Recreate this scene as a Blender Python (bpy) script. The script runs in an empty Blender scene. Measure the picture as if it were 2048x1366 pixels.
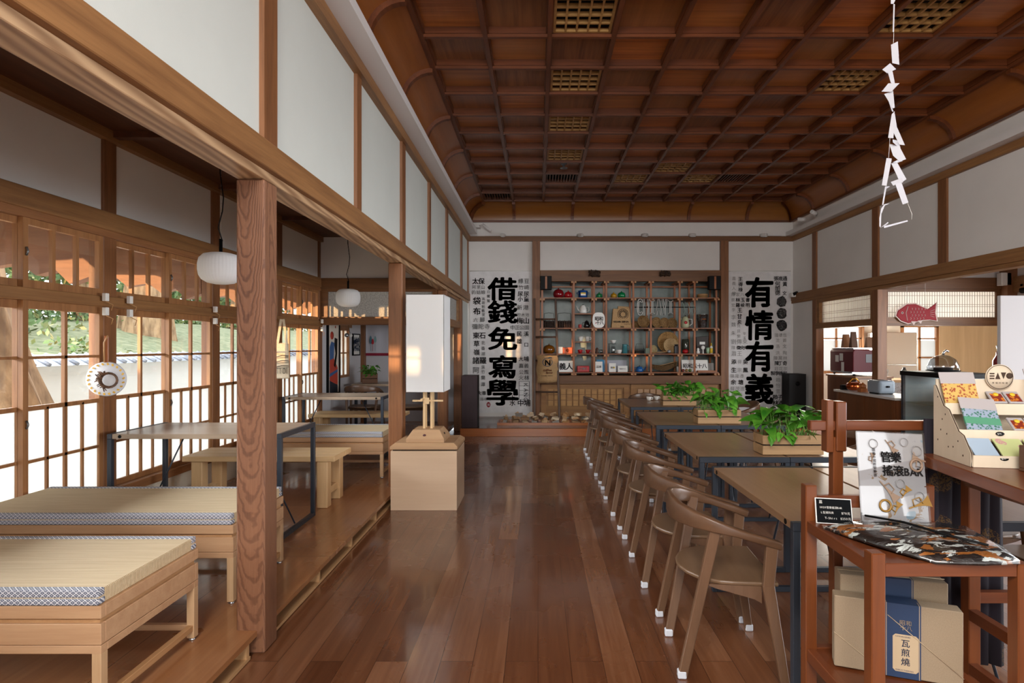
import bpy, math, random
from math import pi, sin, cos, radians
from mathutils import Vector, Matrix
rnd = random.Random(7)
sc = bpy.context.scene
col = sc.collection

def srgb(h, k=1.0):
    h = h.lstrip('#')
    out = []
    for i in (0, 2, 4):
        c = int(h[i:i+2], 16) / 255
        out.append((c/12.92 if c <= .04045 else ((c+.055)/1.055)**2.4) * k)
    return tuple(out) + (1.0,)

# ---------------------------------------------------------------- camera, light, exposure
K, CX, CY, EYE = 1125.0, 1076.0, 691.0, 1.46      # focal length and vanishing point in pixels of the 2048 frame, eye height in metres
cam = bpy.data.cameras.new('camera'); cam.sensor_width = 36.0; cam.lens = 36.0*K/2048
cam.shift_x = -(CX-1024)/2048; cam.shift_y = (CY-683)/2048
cam.clip_start = .05; cam.clip_end = 300
cam_o = bpy.data.objects.new('camera', cam); col.objects.link(cam_o)
cam_o.location = (0, 0, EYE); cam_o.rotation_euler = (pi/2, 0, 0)
sc.camera = cam_o

w = bpy.data.worlds.new('sky'); sc.world = w; w.use_nodes = True
wn = w.node_tree; bg = wn.nodes['Background']
bg.inputs[0].default_value = (.86, .93, 1.0, 1); bg.inputs[1].default_value = 2.2

def sun(name, direction, strength, color, angle=.6):
    l = bpy.data.lights.new(name, 'SUN'); l.energy = strength; l.color = color; l.angle = radians(angle)
    o = bpy.data.objects.new(name, l); col.objects.link(o)
    o.rotation_euler = Vector(direction).to_track_quat('-Z', 'Y').to_euler()
    return o
def area(name, loc, direction, sx, sy, power, color=(1, 1, 1), spread=180):
    l = bpy.data.lights.new(name, 'AREA'); l.shape = 'RECTANGLE'; l.size = sx; l.size_y = sy; l.energy = power; l.color = color
    l.spread = radians(spread)
    o = bpy.data.objects.new(name, l); col.objects.link(o); o.location = loc
    o.rotation_euler = Vector(direction).to_track_quat('-Z', 'Y').to_euler()
    return o
sun('evening_sun', (.514, .857, -.009), 4.2, (1.0, .60, .28))
# fill added behind the viewer, then daylight for the window aisle and kitchen side
area('front_fill', (1.7, -2.9, 2.0), (0, 1, .12), 5.6, 3.0, 70, (.96, .98, 1))  # added fill just inside the closed end wall, no opening there
area('overhead_fill', (-.2, -1.3, 3.8), (.60, .72, -.34), 2.0, 2.6, 190, (1, .97, .93))  # added soft fill from above, no such lamp hangs in the hall
area('window_daylight', (-8.2, 3.0, 3.75), (.92, .05, -.38), 13, 1.8, 2200, (.93, .97, 1))
area('kitchen_daylight', (8.2, 1.8, 1.9), (-1, .12, .0), 5.5, 1.8, 270, (.97, .98, 1))
area('kitchen_window_light', (6.4, 10.75, 1.6), (0, -1, -.1), 2.6, 1.0, 110, (1, .92, .8))
sc.view_settings.view_transform = 'Standard'; sc.view_settings.look = 'None'
sc.view_settings.gamma = 1.0; sc.view_settings.use_curve_mapping = False
sc.view_settings.exposure = 0.93
try:
    sc.cycles.max_bounces = 7; sc.cycles.diffuse_bounces = 6; sc.cycles.glossy_bounces = 3
    sc.cycles.transparent_max_bounces = 12; sc.cycles.sample_clamp_indirect = 4.0
    sc.cycles.caustics_reflective = False; sc.cycles.caustics_refractive = False
except Exception: pass

def at(px, py, d):                       # the point seen at that pixel, d metres in front of the viewer
    return Vector(((px-CX)/K*d, d, EYE-(py-CY)/K*d))

# ---------------------------------------------------------------- mesh builder
class MB:
    def __init__(s): s.v = []; s.f = []; s.m = []; s.cur = 0; s.sm = []; s.smooth = False
    def face(s, *idx): s.f.append(tuple(idx)); s.m.append(s.cur); s.sm.append(s.smooth)
    def add(s, vs): b = len(s.v); s.v += [tuple(p) for p in vs]; return b
    def box(s, x0, x1, y0, y1, z0, z1):
        b = s.add([(x0,y0,z0),(x1,y0,z0),(x1,y1,z0),(x0,y1,z0),(x0,y0,z1),(x1,y0,z1),(x1,y1,z1),(x0,y1,z1)])
        for q in ((3,2,1,0),(4,5,6,7),(0,1,5,4),(1,2,6,5),(2,3,7,6),(3,0,4,7)): s.face(*[b+i for i in q])
        return s
    def hexa(s, bottom, top):              # bottom: 4 points counter-clockwise from above, top: the same
        b = s.add(list(bottom)+list(top))
        for q in ((3,2,1,0),(4,5,6,7),(0,1,5,4),(1,2,6,5),(2,3,7,6),(3,0,4,7)): s.face(*[b+i for i in q])
        return s
    def bar(s, p, q, w, t, up=(0,0,1), w2=None, t2=None):   # bar from p to q, w across, t along up
        p, q = Vector(p), Vector(q); a = (q-p).normalized(); u = Vector(up); u = (u-a*u.dot(a))
        if u.length < 1e-4: u = Vector((1,0,0)); u = u-a*u.dot(a)
        u.normalize(); r = a.cross(u)
        w2 = w if w2 is None else w2; t2 = t if t2 is None else t2
        def ring(c, w, t): return [c-r*w/2-u*t/2, c+r*w/2-u*t/2, c+r*w/2+u*t/2, c-r*w/2+u*t/2]
        b = s.add(ring(p, w, t)+ring(q, w2, t2))
        for f in ((0,3,2,1),(4,5,6,7),(0,1,5,4),(1,2,6,5),(2,3,7,6),(3,0,4,7)): s.face(*[b+i for i in f][::-1])
        return s
    def tube(s, pts, r, n=8, cap=True, closed=False):
        pts = [Vector(p) for p in pts]; rs = r if isinstance(r, (list, tuple)) else [r]*len(pts)
        sm, s.smooth = s.smooth, True; rings = []; u = None
        for i, p in enumerate(pts):
            a = (pts[(i+1) % len(pts)] if (closed or i+1 < len(pts)) else p)-(pts[i-1] if (closed or i > 0) else p)
            a = a.normalized() if a.length > 1e-9 else Vector((0,0,1))
            if u is None: u = Vector((0,0,1)) if abs(a.z) < .9 else Vector((1,0,0))
            u = u-a*u.dot(a); u = u.normalized() if u.length > 1e-6 else a.orthogonal().normalized()
            r2 = a.cross(u)
            rings.append(s.add([p+(u*cos(2*pi*k/n)+r2*sin(2*pi*k/n))*rs[i] for k in range(n)]))
        m = len(rings)
        for i in range(m if closed else m-1):
            a, b = rings[i], rings[(i+1) % m]
            for k in range(n): s.face(a+k, a+(k+1) % n, b+(k+1) % n, b+k)
        s.smooth = sm
        if cap and not closed:
            s.face(*[rings[0]+k for k in range(n)][::-1]); s.face(*[rings[-1]+k for k in range(n)])
        return s
    def lathe(s, prof, c=(0,0,0), n=20, axis='z', flute=0, nf=0, ang=None):   # prof: (radius, height)
        sm, s.smooth = s.smooth, True; c = Vector(c); rings = []
        for r, z in prof:
            pts = []
            for k in range(n):
                t = 2*pi*k/n; rr = r*(1+(flute*cos(nf*t) if nf else 0))
                p = Vector((rr*cos(t), rr*sin(t), z))
                if axis == 'y': p = Vector((p.x, p.z, p.y))
                elif axis == 'x': p = Vector((p.z, p.x, p.y))
                pts.append(c+p)
            rings.append(s.add(pts))
        for a, b in zip(rings, rings[1:]):
            for k in range(n): s.face(a+k, a+(k+1) % n, b+(k+1) % n, b+k)
        s.smooth = sm
        if prof[0][0] > 1e-5: s.face(*[rings[0]+k for k in range(n)][::-1])
        if prof[-1][0] > 1e-5: s.face(*[rings[-1]+k for k in range(n)])
        return s
    def prism(s, pts, vec):                # flat outline swept along vec
        n = len(pts); vec = Vector(vec); b = s.add(pts); t = s.add([Vector(p)+vec for p in pts])
        s.face(*[b+i for i in range(n)][::-1]); s.face(*[t+i for i in range(n)])
        for i in range(n): s.face(b+i, b+(i+1) % n, t+(i+1) % n, t+i)
        return s
    def loft(s, rings, closed=False, cap=True):
        n = len(rings[0]); ids = [s.add(r) for r in rings]; m = len(ids)
        for i in range(m if closed else m-1):
            a, b = ids[i], ids[(i+1) % m]
            for k in range(n): s.face(a+k, a+(k+1) % n, b+(k+1) % n, b+k)
        if cap and not closed:
            s.face(*[ids[0]+k for k in range(n)][::-1]); s.face(*[ids[-1]+k for k in range(n)])
        return s
    def sphere(s, c, r, n=12, sq=(1,1,1)):
        sm, s.smooth = s.smooth, True; c = Vector(c); h = n//2; ids = []
        for i in range(h+1):
            t = -pi/2+pi*i/h
            ids.append(s.add([c+Vector((r*sq[0]*cos(t)*cos(2*pi*k/n), r*sq[1]*cos(t)*sin(2*pi*k/n), r*sq[2]*sin(t))) for k in range(n)]))
        for a, b in zip(ids, ids[1:]):
            for k in range(n): s.face(a+k, a+(k+1) % n, b+(k+1) % n, b+k)
        s.smooth = sm; return s
    def quad(s, a, b, c, d): i = s.add([a,b,c,d]); s.face(i,i+1,i+2,i+3); return s
    def poly(s, pts): i = s.add(pts); s.face(*range(i, i+len(pts))); return s
    def xf(s, M, start=0):
        for i in range(start, len(s.v)): s.v[i] = tuple(M @ Vector(s.v[i]))
        return s
    def glyphs(s, text, o, right, up, size, bold=0.0, vertical=False, step=1.0, jit=0.0, sx=1.0):
        o, right, up = Vector(o), Vector(right).normalized(), Vector(up).normalized(); pen = 0.0
        for i, ch in enumerate(text):
            if ch == ' ': pen += .35; continue
            vs, fs, x0, x1 = glyph(ch, 0)
            if vertical: ox, oy = -(x0+x1)/2, -i*step-.38
            elif ord(ch) > 0x2E80: ox, oy = (i-(len(text)-1)/2)*step-(x0+x1)/2, -.38
            else: ox, oy = pen-x0, -.36
            js = [(rnd.uniform(-jit, jit), rnd.uniform(-jit, jit)) for _ in vs]; nb = 0 if bold <= .004 else 4 if bold < .03 else 8
            for c in range(nb or 1):
                bx, by = (bold*cos(2*pi*c/nb+.4), bold*sin(2*pi*c/nb+.4)*.8) if nb else (0, 0)
                b = s.add([o+right*((x+ox+bx)*size*sx+j[0]*size)+up*((y+oy+by)*size+j[1]*size) for (x, y), j in zip(vs, js)])
                for f in fs: s.face(*[b+k for k in f])
            pen += x1-x0+.06
        return s
    def obj(s, name, mats, parent=None, bevel=0, label=None, cat=None, group=None, kind=None, loc=None, seg=1):
        me = bpy.data.meshes.new(name); me.from_pydata(s.v, [], s.f)
        for mt in (mats if isinstance(mats, (list, tuple)) else [mats]): me.materials.append(mt)
        me.polygons.foreach_set('material_index', s.m); me.polygons.foreach_set('use_smooth', s.sm)
        me.update()
        o = bpy.data.objects.new(name, me); col.objects.link(o)
        if parent is not None: o.parent = parent
        if loc is not None: o.location = loc
        if bevel:
            b = o.modifiers.new('edge', 'BEVEL'); b.width = bevel; b.segments = seg; b.limit_method = 'ANGLE'; b.angle_limit = radians(50)
        return tag(o, label, cat, group, kind)

def tag(o, label=None, cat=None, group=None, kind=None):
    if label: o['label'] = label
    if cat: o['category'] = cat
    if group: o['group'] = group
    if kind: o['kind'] = kind
    return o
def thing(name, label, cat, loc=(0,0,0), rz=0, group=None):
    o = bpy.data.objects.new(name, None); col.objects.link(o); o.location = loc; o.rotation_euler = (0,0,rz)
    o.empty_display_size = .1
    return tag(o, label, cat, group)
def dup(root, loc, rz=None, label=None, group=None):
    def cp(o, p):
        c = o.copy(); col.objects.link(c)
        if p is not None: c.parent = p
        for ch in list(o.children): cp(ch, c)
        return c
    r = cp(root, None); r.location = loc
    if rz is not None: r.rotation_euler = (0,0,rz)
    if label: r['label'] = label
    if group: r['group'] = group
    return r
def B(x0,x1,y0,y1,z0,z1): return MB().box(x0,x1,y0,y1,z0,z1)
def struct(name, mb, m, label=None, parent=None, bevel=0):
    return mb.obj(name, m, parent, bevel, label, kind=None if parent else 'structure')

_gl = {}
_cu = bpy.data.curves.new('writing', 'FONT'); _cu.dimensions = '2D'; _cu.fill_mode = 'FRONT'; _cu.resolution_u = 3
_to = bpy.data.objects.new('writing', _cu); col.objects.link(_to)
def glyph(ch, bold):
    k = (ch, round(bold, 3))
    if k not in _gl:
        _cu.body = ch; _cu.offset = bold; _to.update_tag(); bpy.context.view_layer.update()
        dg = bpy.context.evaluated_depsgraph_get(); me = bpy.data.meshes.new_from_object(_to.evaluated_get(dg))
        vs = [(v.co.x, v.co.y) for v in me.vertices]; fs = [tuple(p.vertices) for p in me.polygons]
        bpy.data.meshes.remove(me)
        xs = [x for x, _ in vs] or [0]
        _gl[k] = (vs, fs, min(xs), max(xs))
    return _gl[k]

# ---------------------------------------------------------------- materials
def mat(name):
    m = bpy.data.materials.new(name); m.use_nodes = True; nt = m.node_tree
    return m, nt, nt.nodes['Principled BSDF']
def node(nt, t, **kw):
    n = nt.nodes.new(t)
    for k, v in kw.items(): setattr(n, k, v)
    return n
def coords(nt, scale=(1,1,1), rot=(0,0,0), shift=True):
    tc = node(nt, 'ShaderNodeTexCoord'); mp = node(nt, 'ShaderNodeMapping')
    mp.inputs['Scale'].default_value = scale; mp.inputs['Rotation'].default_value = rot
    nt.links.new(tc.outputs['Object'], mp.inputs['Vector'])
    if shift:
        oi = node(nt, 'ShaderNodeObjectInfo'); ml = node(nt, 'ShaderNodeMath', operation='MULTIPLY'); ml.inputs[1].default_value = 37.0
        nt.links.new(oi.outputs['Random'], ml.inputs[0]); nt.links.new(ml.outputs[0], mp.inputs['Location'])
    return mp.outputs['Vector']
def ramp(nt, fac, stops):
    r = node(nt, 'ShaderNodeValToRGB'); e = r.color_ramp.elements
    while len(e) < len(stops): e.new(.5)
    for i, (p, c) in enumerate(stops): e[i].position = p; e[i].color = c
    nt.links.new(fac, r.inputs[0]); return r.outputs[0]
def bump(nt, h, bsdf, strength=.2, dist=.01):
    b = node(nt, 'ShaderNodeBump'); b.inputs['Strength'].default_value = strength; b.inputs['Distance'].default_value = dist
    nt.links.new(h, b.inputs['Height']); nt.links.new(b.outputs[0], bsdf.inputs['Normal'])
def noise(nt, vec, scale, detail=4, rough=.55, dist=0):
    n = node(nt, 'ShaderNodeTexNoise'); n.inputs['Scale'].default_value = scale; n.inputs['Detail'].default_value = detail
    n.inputs['Roughness'].default_value = rough; n.inputs['Distortion'].default_value = dist
    nt.links.new(vec, n.inputs['Vector']); return n.outputs[0]
def mix(nt, fac, a, b, mode='MIX'):
    n = node(nt, 'ShaderNodeMix', data_type='RGBA', blend_type=mode)
    for sck, v in ((n.inputs[0], fac), (n.inputs[6], a), (n.inputs[7], b)):
        if hasattr(v, 'links') or hasattr(v, 'is_linked'): nt.links.new(v, sck)
        else: sck.default_value = v
    return n.outputs[2]
def plain(name, c, rough=.5, metal=0, spec=None, coat=0):
    m, nt, b = mat(name); b.inputs['Base Color'].default_value = srgb(c) if isinstance(c, str) else c
    b.inputs['Roughness'].default_value = rough; b.inputs['Metallic'].default_value = metal
    if spec is not None: b.inputs['Specular IOR Level'].default_value = spec
    b.inputs['Coat Weight'].default_value = coat
    n = noise(nt, coords(nt), 60, 2); r = node(nt, 'ShaderNodeMapRange')
    r.inputs['To Min'].default_value = max(0, rough-.05); r.inputs['To Max'].default_value = min(1, rough+.05)
    nt.links.new(n, r.inputs['Value']); nt.links.new(r.outputs[0], b.inputs['Roughness'])
    return m
def wood(name, dark, light, axis='y', rough=.45, fine=30.0, grain=.35, spread=.5, bmp=.12, coat=0, rings=0):
    m, nt, b = mat(name)
    k = {'x': (.06,1,1), 'y': (1,.06,1), 'z': (1,1,.06)}[axis]
    v = coords(nt, k)
    n1 = noise(nt, v, fine*4.5, 5, .65); n2 = noise(nt, v, fine*.7, 3, .55, .6)
    s = node(nt, 'ShaderNodeMath', operation='MULTIPLY_ADD'); s.inputs[1].default_value = grain
    nt.links.new(n1, s.inputs[0])
    t = node(nt, 'ShaderNodeMath', operation='MULTIPLY'); t.inputs[1].default_value = 1-grain
    nt.links.new(n2, t.inputs[0]); nt.links.new(t.outputs[0], s.inputs[2])
    fac = s.outputs[0]
    if rings:
        wv = node(nt, 'ShaderNodeTexWave', wave_type='BANDS'); wv.bands_direction = 'DIAGONAL'
        kk = {'x': (.1,1,1), 'y': (1,.1,1), 'z': (1,1,.1)}[axis]
        wv.inputs['Scale'].default_value = rings; wv.inputs['Distortion'].default_value = 9; wv.inputs['Detail'].default_value = 2
        wv.inputs['Detail Scale'].default_value = .7
        nt.links.new(coords(nt, kk), wv.inputs['Vector'])
        q = node(nt, 'ShaderNodeMix'); q.inputs[0].default_value = .55
        nt.links.new(fac, q.inputs[2]); nt.links.new(wv.outputs['Fac'], q.inputs[3]); fac = q.outputs[0]
    d, l = srgb(dark), srgb(light)
    mid = tuple((a+c)/2 for a, c in zip(d, l))
    c = ramp(nt, fac, [(.5-spread/2, d), (.5, mid), (.5+spread/2, l)])
    nt.links.new(c, b.inputs['Base Color']); b.inputs['Roughness'].default_value = rough
    b.inputs['Coat Weight'].default_value = coat; b.inputs['Coat Roughness'].default_value = .12
    if bmp: bump(nt, fac, b, bmp, .004)
    return m
def planks(name, cols, width, length, rough, coat, fine=14, gap=.004, seam='#150804', bmp=.25):
    m, nt, b = mat(name)
    tc = node(nt, 'ShaderNodeTexCoord'); sp = node(nt, 'ShaderNodeSeparateXYZ'); cb = node(nt, 'ShaderNodeCombineXYZ')
    nt.links.new(tc.outputs['Object'], sp.inputs[0]); nt.links.new(sp.outputs['Y'], cb.inputs['X']); nt.links.new(sp.outputs['X'], cb.inputs['Y'])
    br = node(nt, 'ShaderNodeTexBrick'); br.offset = .37; br.squash = 1
    br.inputs['Color1'].default_value = (0,0,0,1); br.inputs['Color2'].default_value = (1,1,1,1); br.inputs['Mortar'].default_value = (.5,.5,.5,1)
    br.inputs['Scale'].default_value = 1; br.inputs['Mortar Size'].default_value = gap; br.inputs['Brick Width'].default_value = length; br.inputs['Row Height'].default_value = width
    nt.links.new(cb.outputs[0], br.inputs['Vector'])
    ad = node(nt, 'ShaderNodeVectorMath', operation='MULTIPLY_ADD'); ad.inputs[1].default_value = (1,.05,1)
    sc2 = node(nt, 'ShaderNodeVectorMath', operation='SCALE'); sc2.inputs['Scale'].default_value = 9.0
    nt.links.new(br.outputs['Color'], sc2.inputs[0]); nt.links.new(tc.outputs['Object'], ad.inputs[0]); nt.links.new(sc2.outputs[0], ad.inputs[2])
    g = noise(nt, ad.outputs[0], fine, 5, .62, .4)
    a = node(nt, 'ShaderNodeMath', operation='MULTIPLY_ADD'); a.inputs[1].default_value = .42
    nt.links.new(br.outputs['Color'], a.inputs[0])
    h = node(nt, 'ShaderNodeMath', operation='MULTIPLY'); h.inputs[1].default_value = .58; nt.links.new(g, h.inputs[0]); nt.links.new(h.outputs[0], a.inputs[2])
    c = ramp(nt, a.outputs[0], [(.22, srgb(cols[0])), (.5, srgb(cols[1])), (.8, srgb(cols[2]))])
    wear = noise(nt, tc.outputs['Object'], 1.3, 4, .6)
    nt.links.new(mix(nt, br.outputs['Fac'], c, srgb(seam)), b.inputs['Base Color'])
    r = node(nt, 'ShaderNodeMapRange'); r.inputs['From Min'].default_value = .3; r.inputs['From Max'].default_value = .7
    r.inputs['To Min'].default_value = rough-.06; r.inputs['To Max'].default_value = rough+.1
    nt.links.new(wear, r.inputs['Value']); nt.links.new(r.outputs[0], b.inputs['Roughness'])
    b.inputs['Coat Weight'].default_value = coat; b.inputs['Coat Roughness'].default_value = .09
    bump(nt, g, b, bmp, .002)
    return m
def plaster(name, c, var=.06, rough=.85):
    m, nt, b = mat(name); v = coords(nt, shift=False)
    n = noise(nt, v, 1.7, 5, .6); f = noise(nt, v, 180, 2)
    d = srgb(c); nt.links.new(ramp(nt, n, [(.3, tuple(x*(1-var) for x in d[:3])+(1,)), (.7, d)]), b.inputs['Base Color'])
    b.inputs['Roughness'].default_value = rough; bump(nt, f, b, .15, .002); return m
def clear_glass(name, tint=(1,1,1,1), gloss=.07):
    m, nt, b = mat(name); nt.nodes.remove(b)
    t = node(nt, 'ShaderNodeBsdfTransparent'); t.inputs[0].default_value = tint
    g = node(nt, 'ShaderNodeBsdfGlossy'); g.inputs['Roughness'].default_value = .03
    mx = node(nt, 'ShaderNodeMixShader'); mx.inputs[0].default_value = gloss
    nt.links.new(t.outputs[0], mx.inputs[1]); nt.links.new(g.outputs[0], mx.inputs[2])
    nt.links.new(mx.outputs[0], nt.nodes['Material Output'].inputs[0]); return m
def frosted(name, c=(.93,.93,.9,1), through=.6, pattern=0, clear=0.0):
    m, nt, b = mat(name); nt.nodes.remove(b)
    d = node(nt, 'ShaderNodeBsdfDiffuse'); t = node(nt, 'ShaderNodeBsdfTranslucent')
    colr = c
    if pattern:
        v = coords(nt, shift=False); n = noise(nt, v, pattern, 3, .7)
        colr = ramp(nt, n, [(.35, tuple(x*.62 for x in c[:3])+(1,)), (.65, c)])
        nt.links.new(colr, d.inputs[0]); nt.links.new(colr, t.inputs[0])
    else: d.inputs[0].default_value = c; t.inputs[0].default_value = c
    mx = node(nt, 'ShaderNodeMixShader'); mx.inputs[0].default_value = through
    nt.links.new(d.outputs[0], mx.inputs[1]); nt.links.new(t.outputs[0], mx.inputs[2]); out = mx.outputs[0]
    if clear:
        tr = node(nt, 'ShaderNodeBsdfTransparent'); m2 = node(nt, 'ShaderNodeMixShader'); m2.inputs[0].default_value = clear
        nt.links.new(out, m2.inputs[1]); nt.links.new(tr.outputs[0], m2.inputs[2]); out = m2.outputs[0]
    nt.links.new(out, nt.nodes['Material Output'].inputs[0]); return m
def noisy(name, c1, c2, scale=20, rough=.7, stretch=(1,1,1), lo=.35, hi=.65, bmp=0, metal=0):
    m, nt, b = mat(name); n = noise(nt, coords(nt, stretch), scale, 4, .6)
    nt.links.new(ramp(nt, n, [(lo, srgb(c1)), (hi, srgb(c2))]), b.inputs['Base Color'])
    b.inputs['Roughness'].default_value = rough; b.inputs['Metallic'].default_value = metal
    if bmp: bump(nt, n, b, bmp, .01)
    return m

BEAM = wood('cedar_beam', '#6a4526', '#a47648', 'y', .5, 26, .3)
BEAMX = wood('cedar_beam_across', '#56341a', '#82562f', 'x', .5, 26, .3)
POST = wood('cedar_post', '#5f3a20', '#96633c', 'z', .5, 26, .35)
def grained(name, centre, tilt, dark, light, rough=.6, period=.009):
    m, nt, b = mat(name); tc = node(nt, 'ShaderNodeTexCoord'); mp = node(nt, 'ShaderNodeMapping', vector_type='TEXTURE')
    mp.inputs['Location'].default_value = centre; mp.inputs['Rotation'].default_value = tilt
    nt.links.new(tc.outputs['Object'], mp.inputs['Vector'])
    wv = node(nt, 'ShaderNodeTexWave', wave_type='RINGS'); wv.rings_direction = 'Z'; wv.inputs['Scale'].default_value = .314/period
    wv.inputs['Distortion'].default_value = 5; wv.inputs['Detail'].default_value = 3; wv.inputs['Detail Scale'].default_value = .35
    nt.links.new(mp.outputs[0], wv.inputs['Vector'])
    n1 = noise(nt, coords(nt, (1,1,.06)), 140, 4, .65); n2 = noise(nt, coords(nt, (1,1,.3)), 5, 3)
    d, l = srgb(dark), srgb(light)
    c = ramp(nt, wv.outputs['Fac'], [(.05, d), (.45, l)]); c = mix(nt, .35, c, ramp(nt, n1, [(.35, d), (.7, l)])); c = mix(nt, .45, c, ramp(nt, n2, [(.3, d), (.75, l)]))
    nt.links.new(c, b.inputs['Base Color']); b.inputs['Roughness'].default_value = rough; bump(nt, wv.outputs['Fac'], b, .35, .002); return m
PILLAR = grained('weathered_pillar', (-1.365,2.80,1.05), (radians(4.2),radians(-1.2),0), '#512f1d', '#94674a', .6, .007)
UNDER = wood('pale_beam', '#8d6a4b', '#c3a07a', 'y', .5, 20, .3, .6, .2, 0, 14)
FRAMEW = wood('window_frame_wood', '#764a29', '#b07c4d', 'z', .5, 30, .35)
FRAMEY = wood('window_rail_wood', '#6b4124', '#9f6c42', 'y', .5, 30, .35)
DARKW = wood('dark_ceiling_board', '#3a1e0e', '#6b3d20', 'y', .55, 18, .35)
RIB = wood('ceiling_rib', '#472310', '#7a4323', 'y', .38, 26, .35)
RIBX = wood('ceiling_rib_across', '#472310', '#7a4323', 'x', .38, 26, .35)
COVE = wood('cove_board', '#7a4318', '#a06028', 'y', .35, 16, .3, .7, .05)
COVEX = wood('cove_board_across', '#754415', '#96602a', 'x', .35, 16, .3, .7, .05)
WHITE = plaster('white_plaster', '#cdd1cb')
WHITE2 = plaster('grey_white_plaster', '#e3dfdb')
LEDGE = plain('white_painted_ledge', '#dcd8d6', .6)
FLOORM = planks('dark_plank_floor', ('#56301b', '#6f452b', '#8c6145'), .15, 2.6, .26, .55, 30, .0012, '#2c150a', .03)
PLATM = planks('platform_floor', ('#7f4d2c', '#98663f', '#ae7d53'), .6, 1.8, .28, .4, 30, .002, '#5a3218', .03)
PLYEDGE = wood('plywood_edge', '#a98258', '#cfa87a', 'y', .5, 30)
STEPM = wood('step_board', '#8f4d22', '#b96f38', 'x', .3, 16, .3, .7, .05, .3)
BENCHX = wood('oak_bench', '#a87f5c', '#cba680', 'x', .5, 30, .35, .7)
BENCHY = wood('oak_bench_side', '#9c7148', '#c59b6e', 'y', .5, 30, .35, .7)
BENCHZ = wood('oak_bench_leg', '#b08c66', '#d3b28a', 'z', .5, 30, .35, .7)
PINE = wood('pine_bench', '#c19a68', '#e2c496', 'x', .5, 20, .35, .7)
PINEZ = wood('pine_leg', '#bf9766', '#e0c092', 'z', .5, 20, .35, .7)
TTOP = wood('grey_oak_top', '#8d7863', '#b5a28c', 'x', .32, 16, .4, .7)
DTOP = wood('dark_oak_top', '#7a5b41', '#a68465', 'x', .3, 14, .4, .8)
DTEDGE = wood('table_edge', '#8a6844', '#b79163', 'x', .5, 20)
STEEL = plain('dark_steel', '#333a44', .42, .3)
BLACK = plain('black_plastic', '#0a0a0b', .55, 0, .2)
CHAIRW = wood('walnut_chair', '#452f21', '#71533c', 'x', .33, 24, .35, .8, .05)
CHAIRZ = wood('walnut_chair_leg', '#4f3727', '#7a5b43', 'z', .36, 24, .35, .8, .05)
SEATW = wood('walnut_seat', '#59432f', '#7d624a', 'y', .3, 14, .4, .8, .03)
CAP = plain('clear_plastic_cap', '#cfd3da', .25)
RACKZ = wood('red_stained_post', '#45200f', '#85481f', 'z', .35, 24, .35, .8, .08, .2)
RACKX = wood('red_stained_rail', '#451f0e', '#7d4322', 'x', .35, 24, .35, .8, .08, .2)
RACKY = wood('red_stained_side', '#451f0e', '#7d4322', 'y', .35, 24, .35, .8, .08, .2)
LAMPW = wood('maple_box', '#c4a586', '#dfc5a8', 'x', .45, 10, .3, .9, .03)
LAMPW2 = wood('ash_lid', '#9e7a58', '#c9a57e', 'x', .5, 22, .35, .8, .08)
LAMPZ = wood('lamp_post_wood', '#c9a678', '#e0c49a', 'z', .5, 24)
SHADE = frosted('paper_shade', (.92,.93,.93,1), .35)
GLOBE = frosted('opal_glass', (.95,.95,.95,1), .3)
CLEAR = clear_glass('window_glass')
FROST = frosted('frosted_pane', (.70,.70,.68,1), .55)
FROSTP = frosted('figured_glass', (.9,.89,.85,1), .5, 55, .12)
BLIND = frosted('reed_paper', (.93,.92,.89,1), .65)
KRAFT = noisy('kraft_paper', '#a58258', '#bd9a6e', 90, .8)
CARD = noisy('kraft_board', '#8f7c64', '#99866d', 300, .75)
NAVY = plain('navy_paper', '#1f3454', .6)
CREAM = plain('cream_label', '#b8a283', .7)
INK = plain('black_ink', '#1b1718', .8)
GREYINK = plain('grey_ink', '#8f8c8a', .8)
PAPER = noisy('scroll_cloth', '#d8d6d6', '#e4e2e2', 8, .85)
RED = plain('red_paint', '#b0161c', .35, 0, None, .3)
WHITEC = plain('white_ceramic', '#e6e5e0', .25)
METAL = plain('brushed_metal', '#b9bcc0', .28, 1)
BRASSY = plain('old_metal_grey', '#7d7f82', .4, .8)
# ---------------------------------------------------------------- floors
struct('floor', B(-3.4,9.2,-3.2,11.2,-.1,0), FLOORM, 'dark red-brown polished plank floor of the hall')
struct('floor_aisle', B(-3.2,-1.33,-3.2,8.02,.084,.111), PLATM, 'raised honey-brown wooden floor under the tatami benches')
struct('floor_side_room', B(-3.2,-1.45,8.02,10.0,.05,.111), PLATM, 'wooden floor of the small room behind the window aisle')
st = MB()
for y0, y1 in ((-3.2,2.61),(2.83,5.33),(5.54,7.98)):
    st.box(-1.62,-1.334,y0,y1,.004,.02); st.box(-1.62,-1.6,y0,y1,.02,.084)
stl = struct('trim_platform_edge', st, PLYEDGE, 'pale plywood open edge under the raised floor')
for y in (.8,1.4,2.0,2.59,2.845,3.44,4.04,4.65,5.25,5.56,6.2,6.8,7.4):
    struct('divider', B(-1.6,-1.336,y-.012,y+.012,.02,.084), PLYEDGE, parent=stl)
struct('floor_stage', B(-1.25,4.8,9.05,10.6,.0,.128), planks('stage_boards', ('#2c150b','#4c2916','#7a4b2d'), .14, 2, .2, .3), 'dark polished floor of the low stage before the shelf wall')
struct('trim_stage_front', B(-1.25,4.8,9.02,9.05,0,.127), STEPM, 'orange-brown front board of the low stage', bevel=.004)

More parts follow.
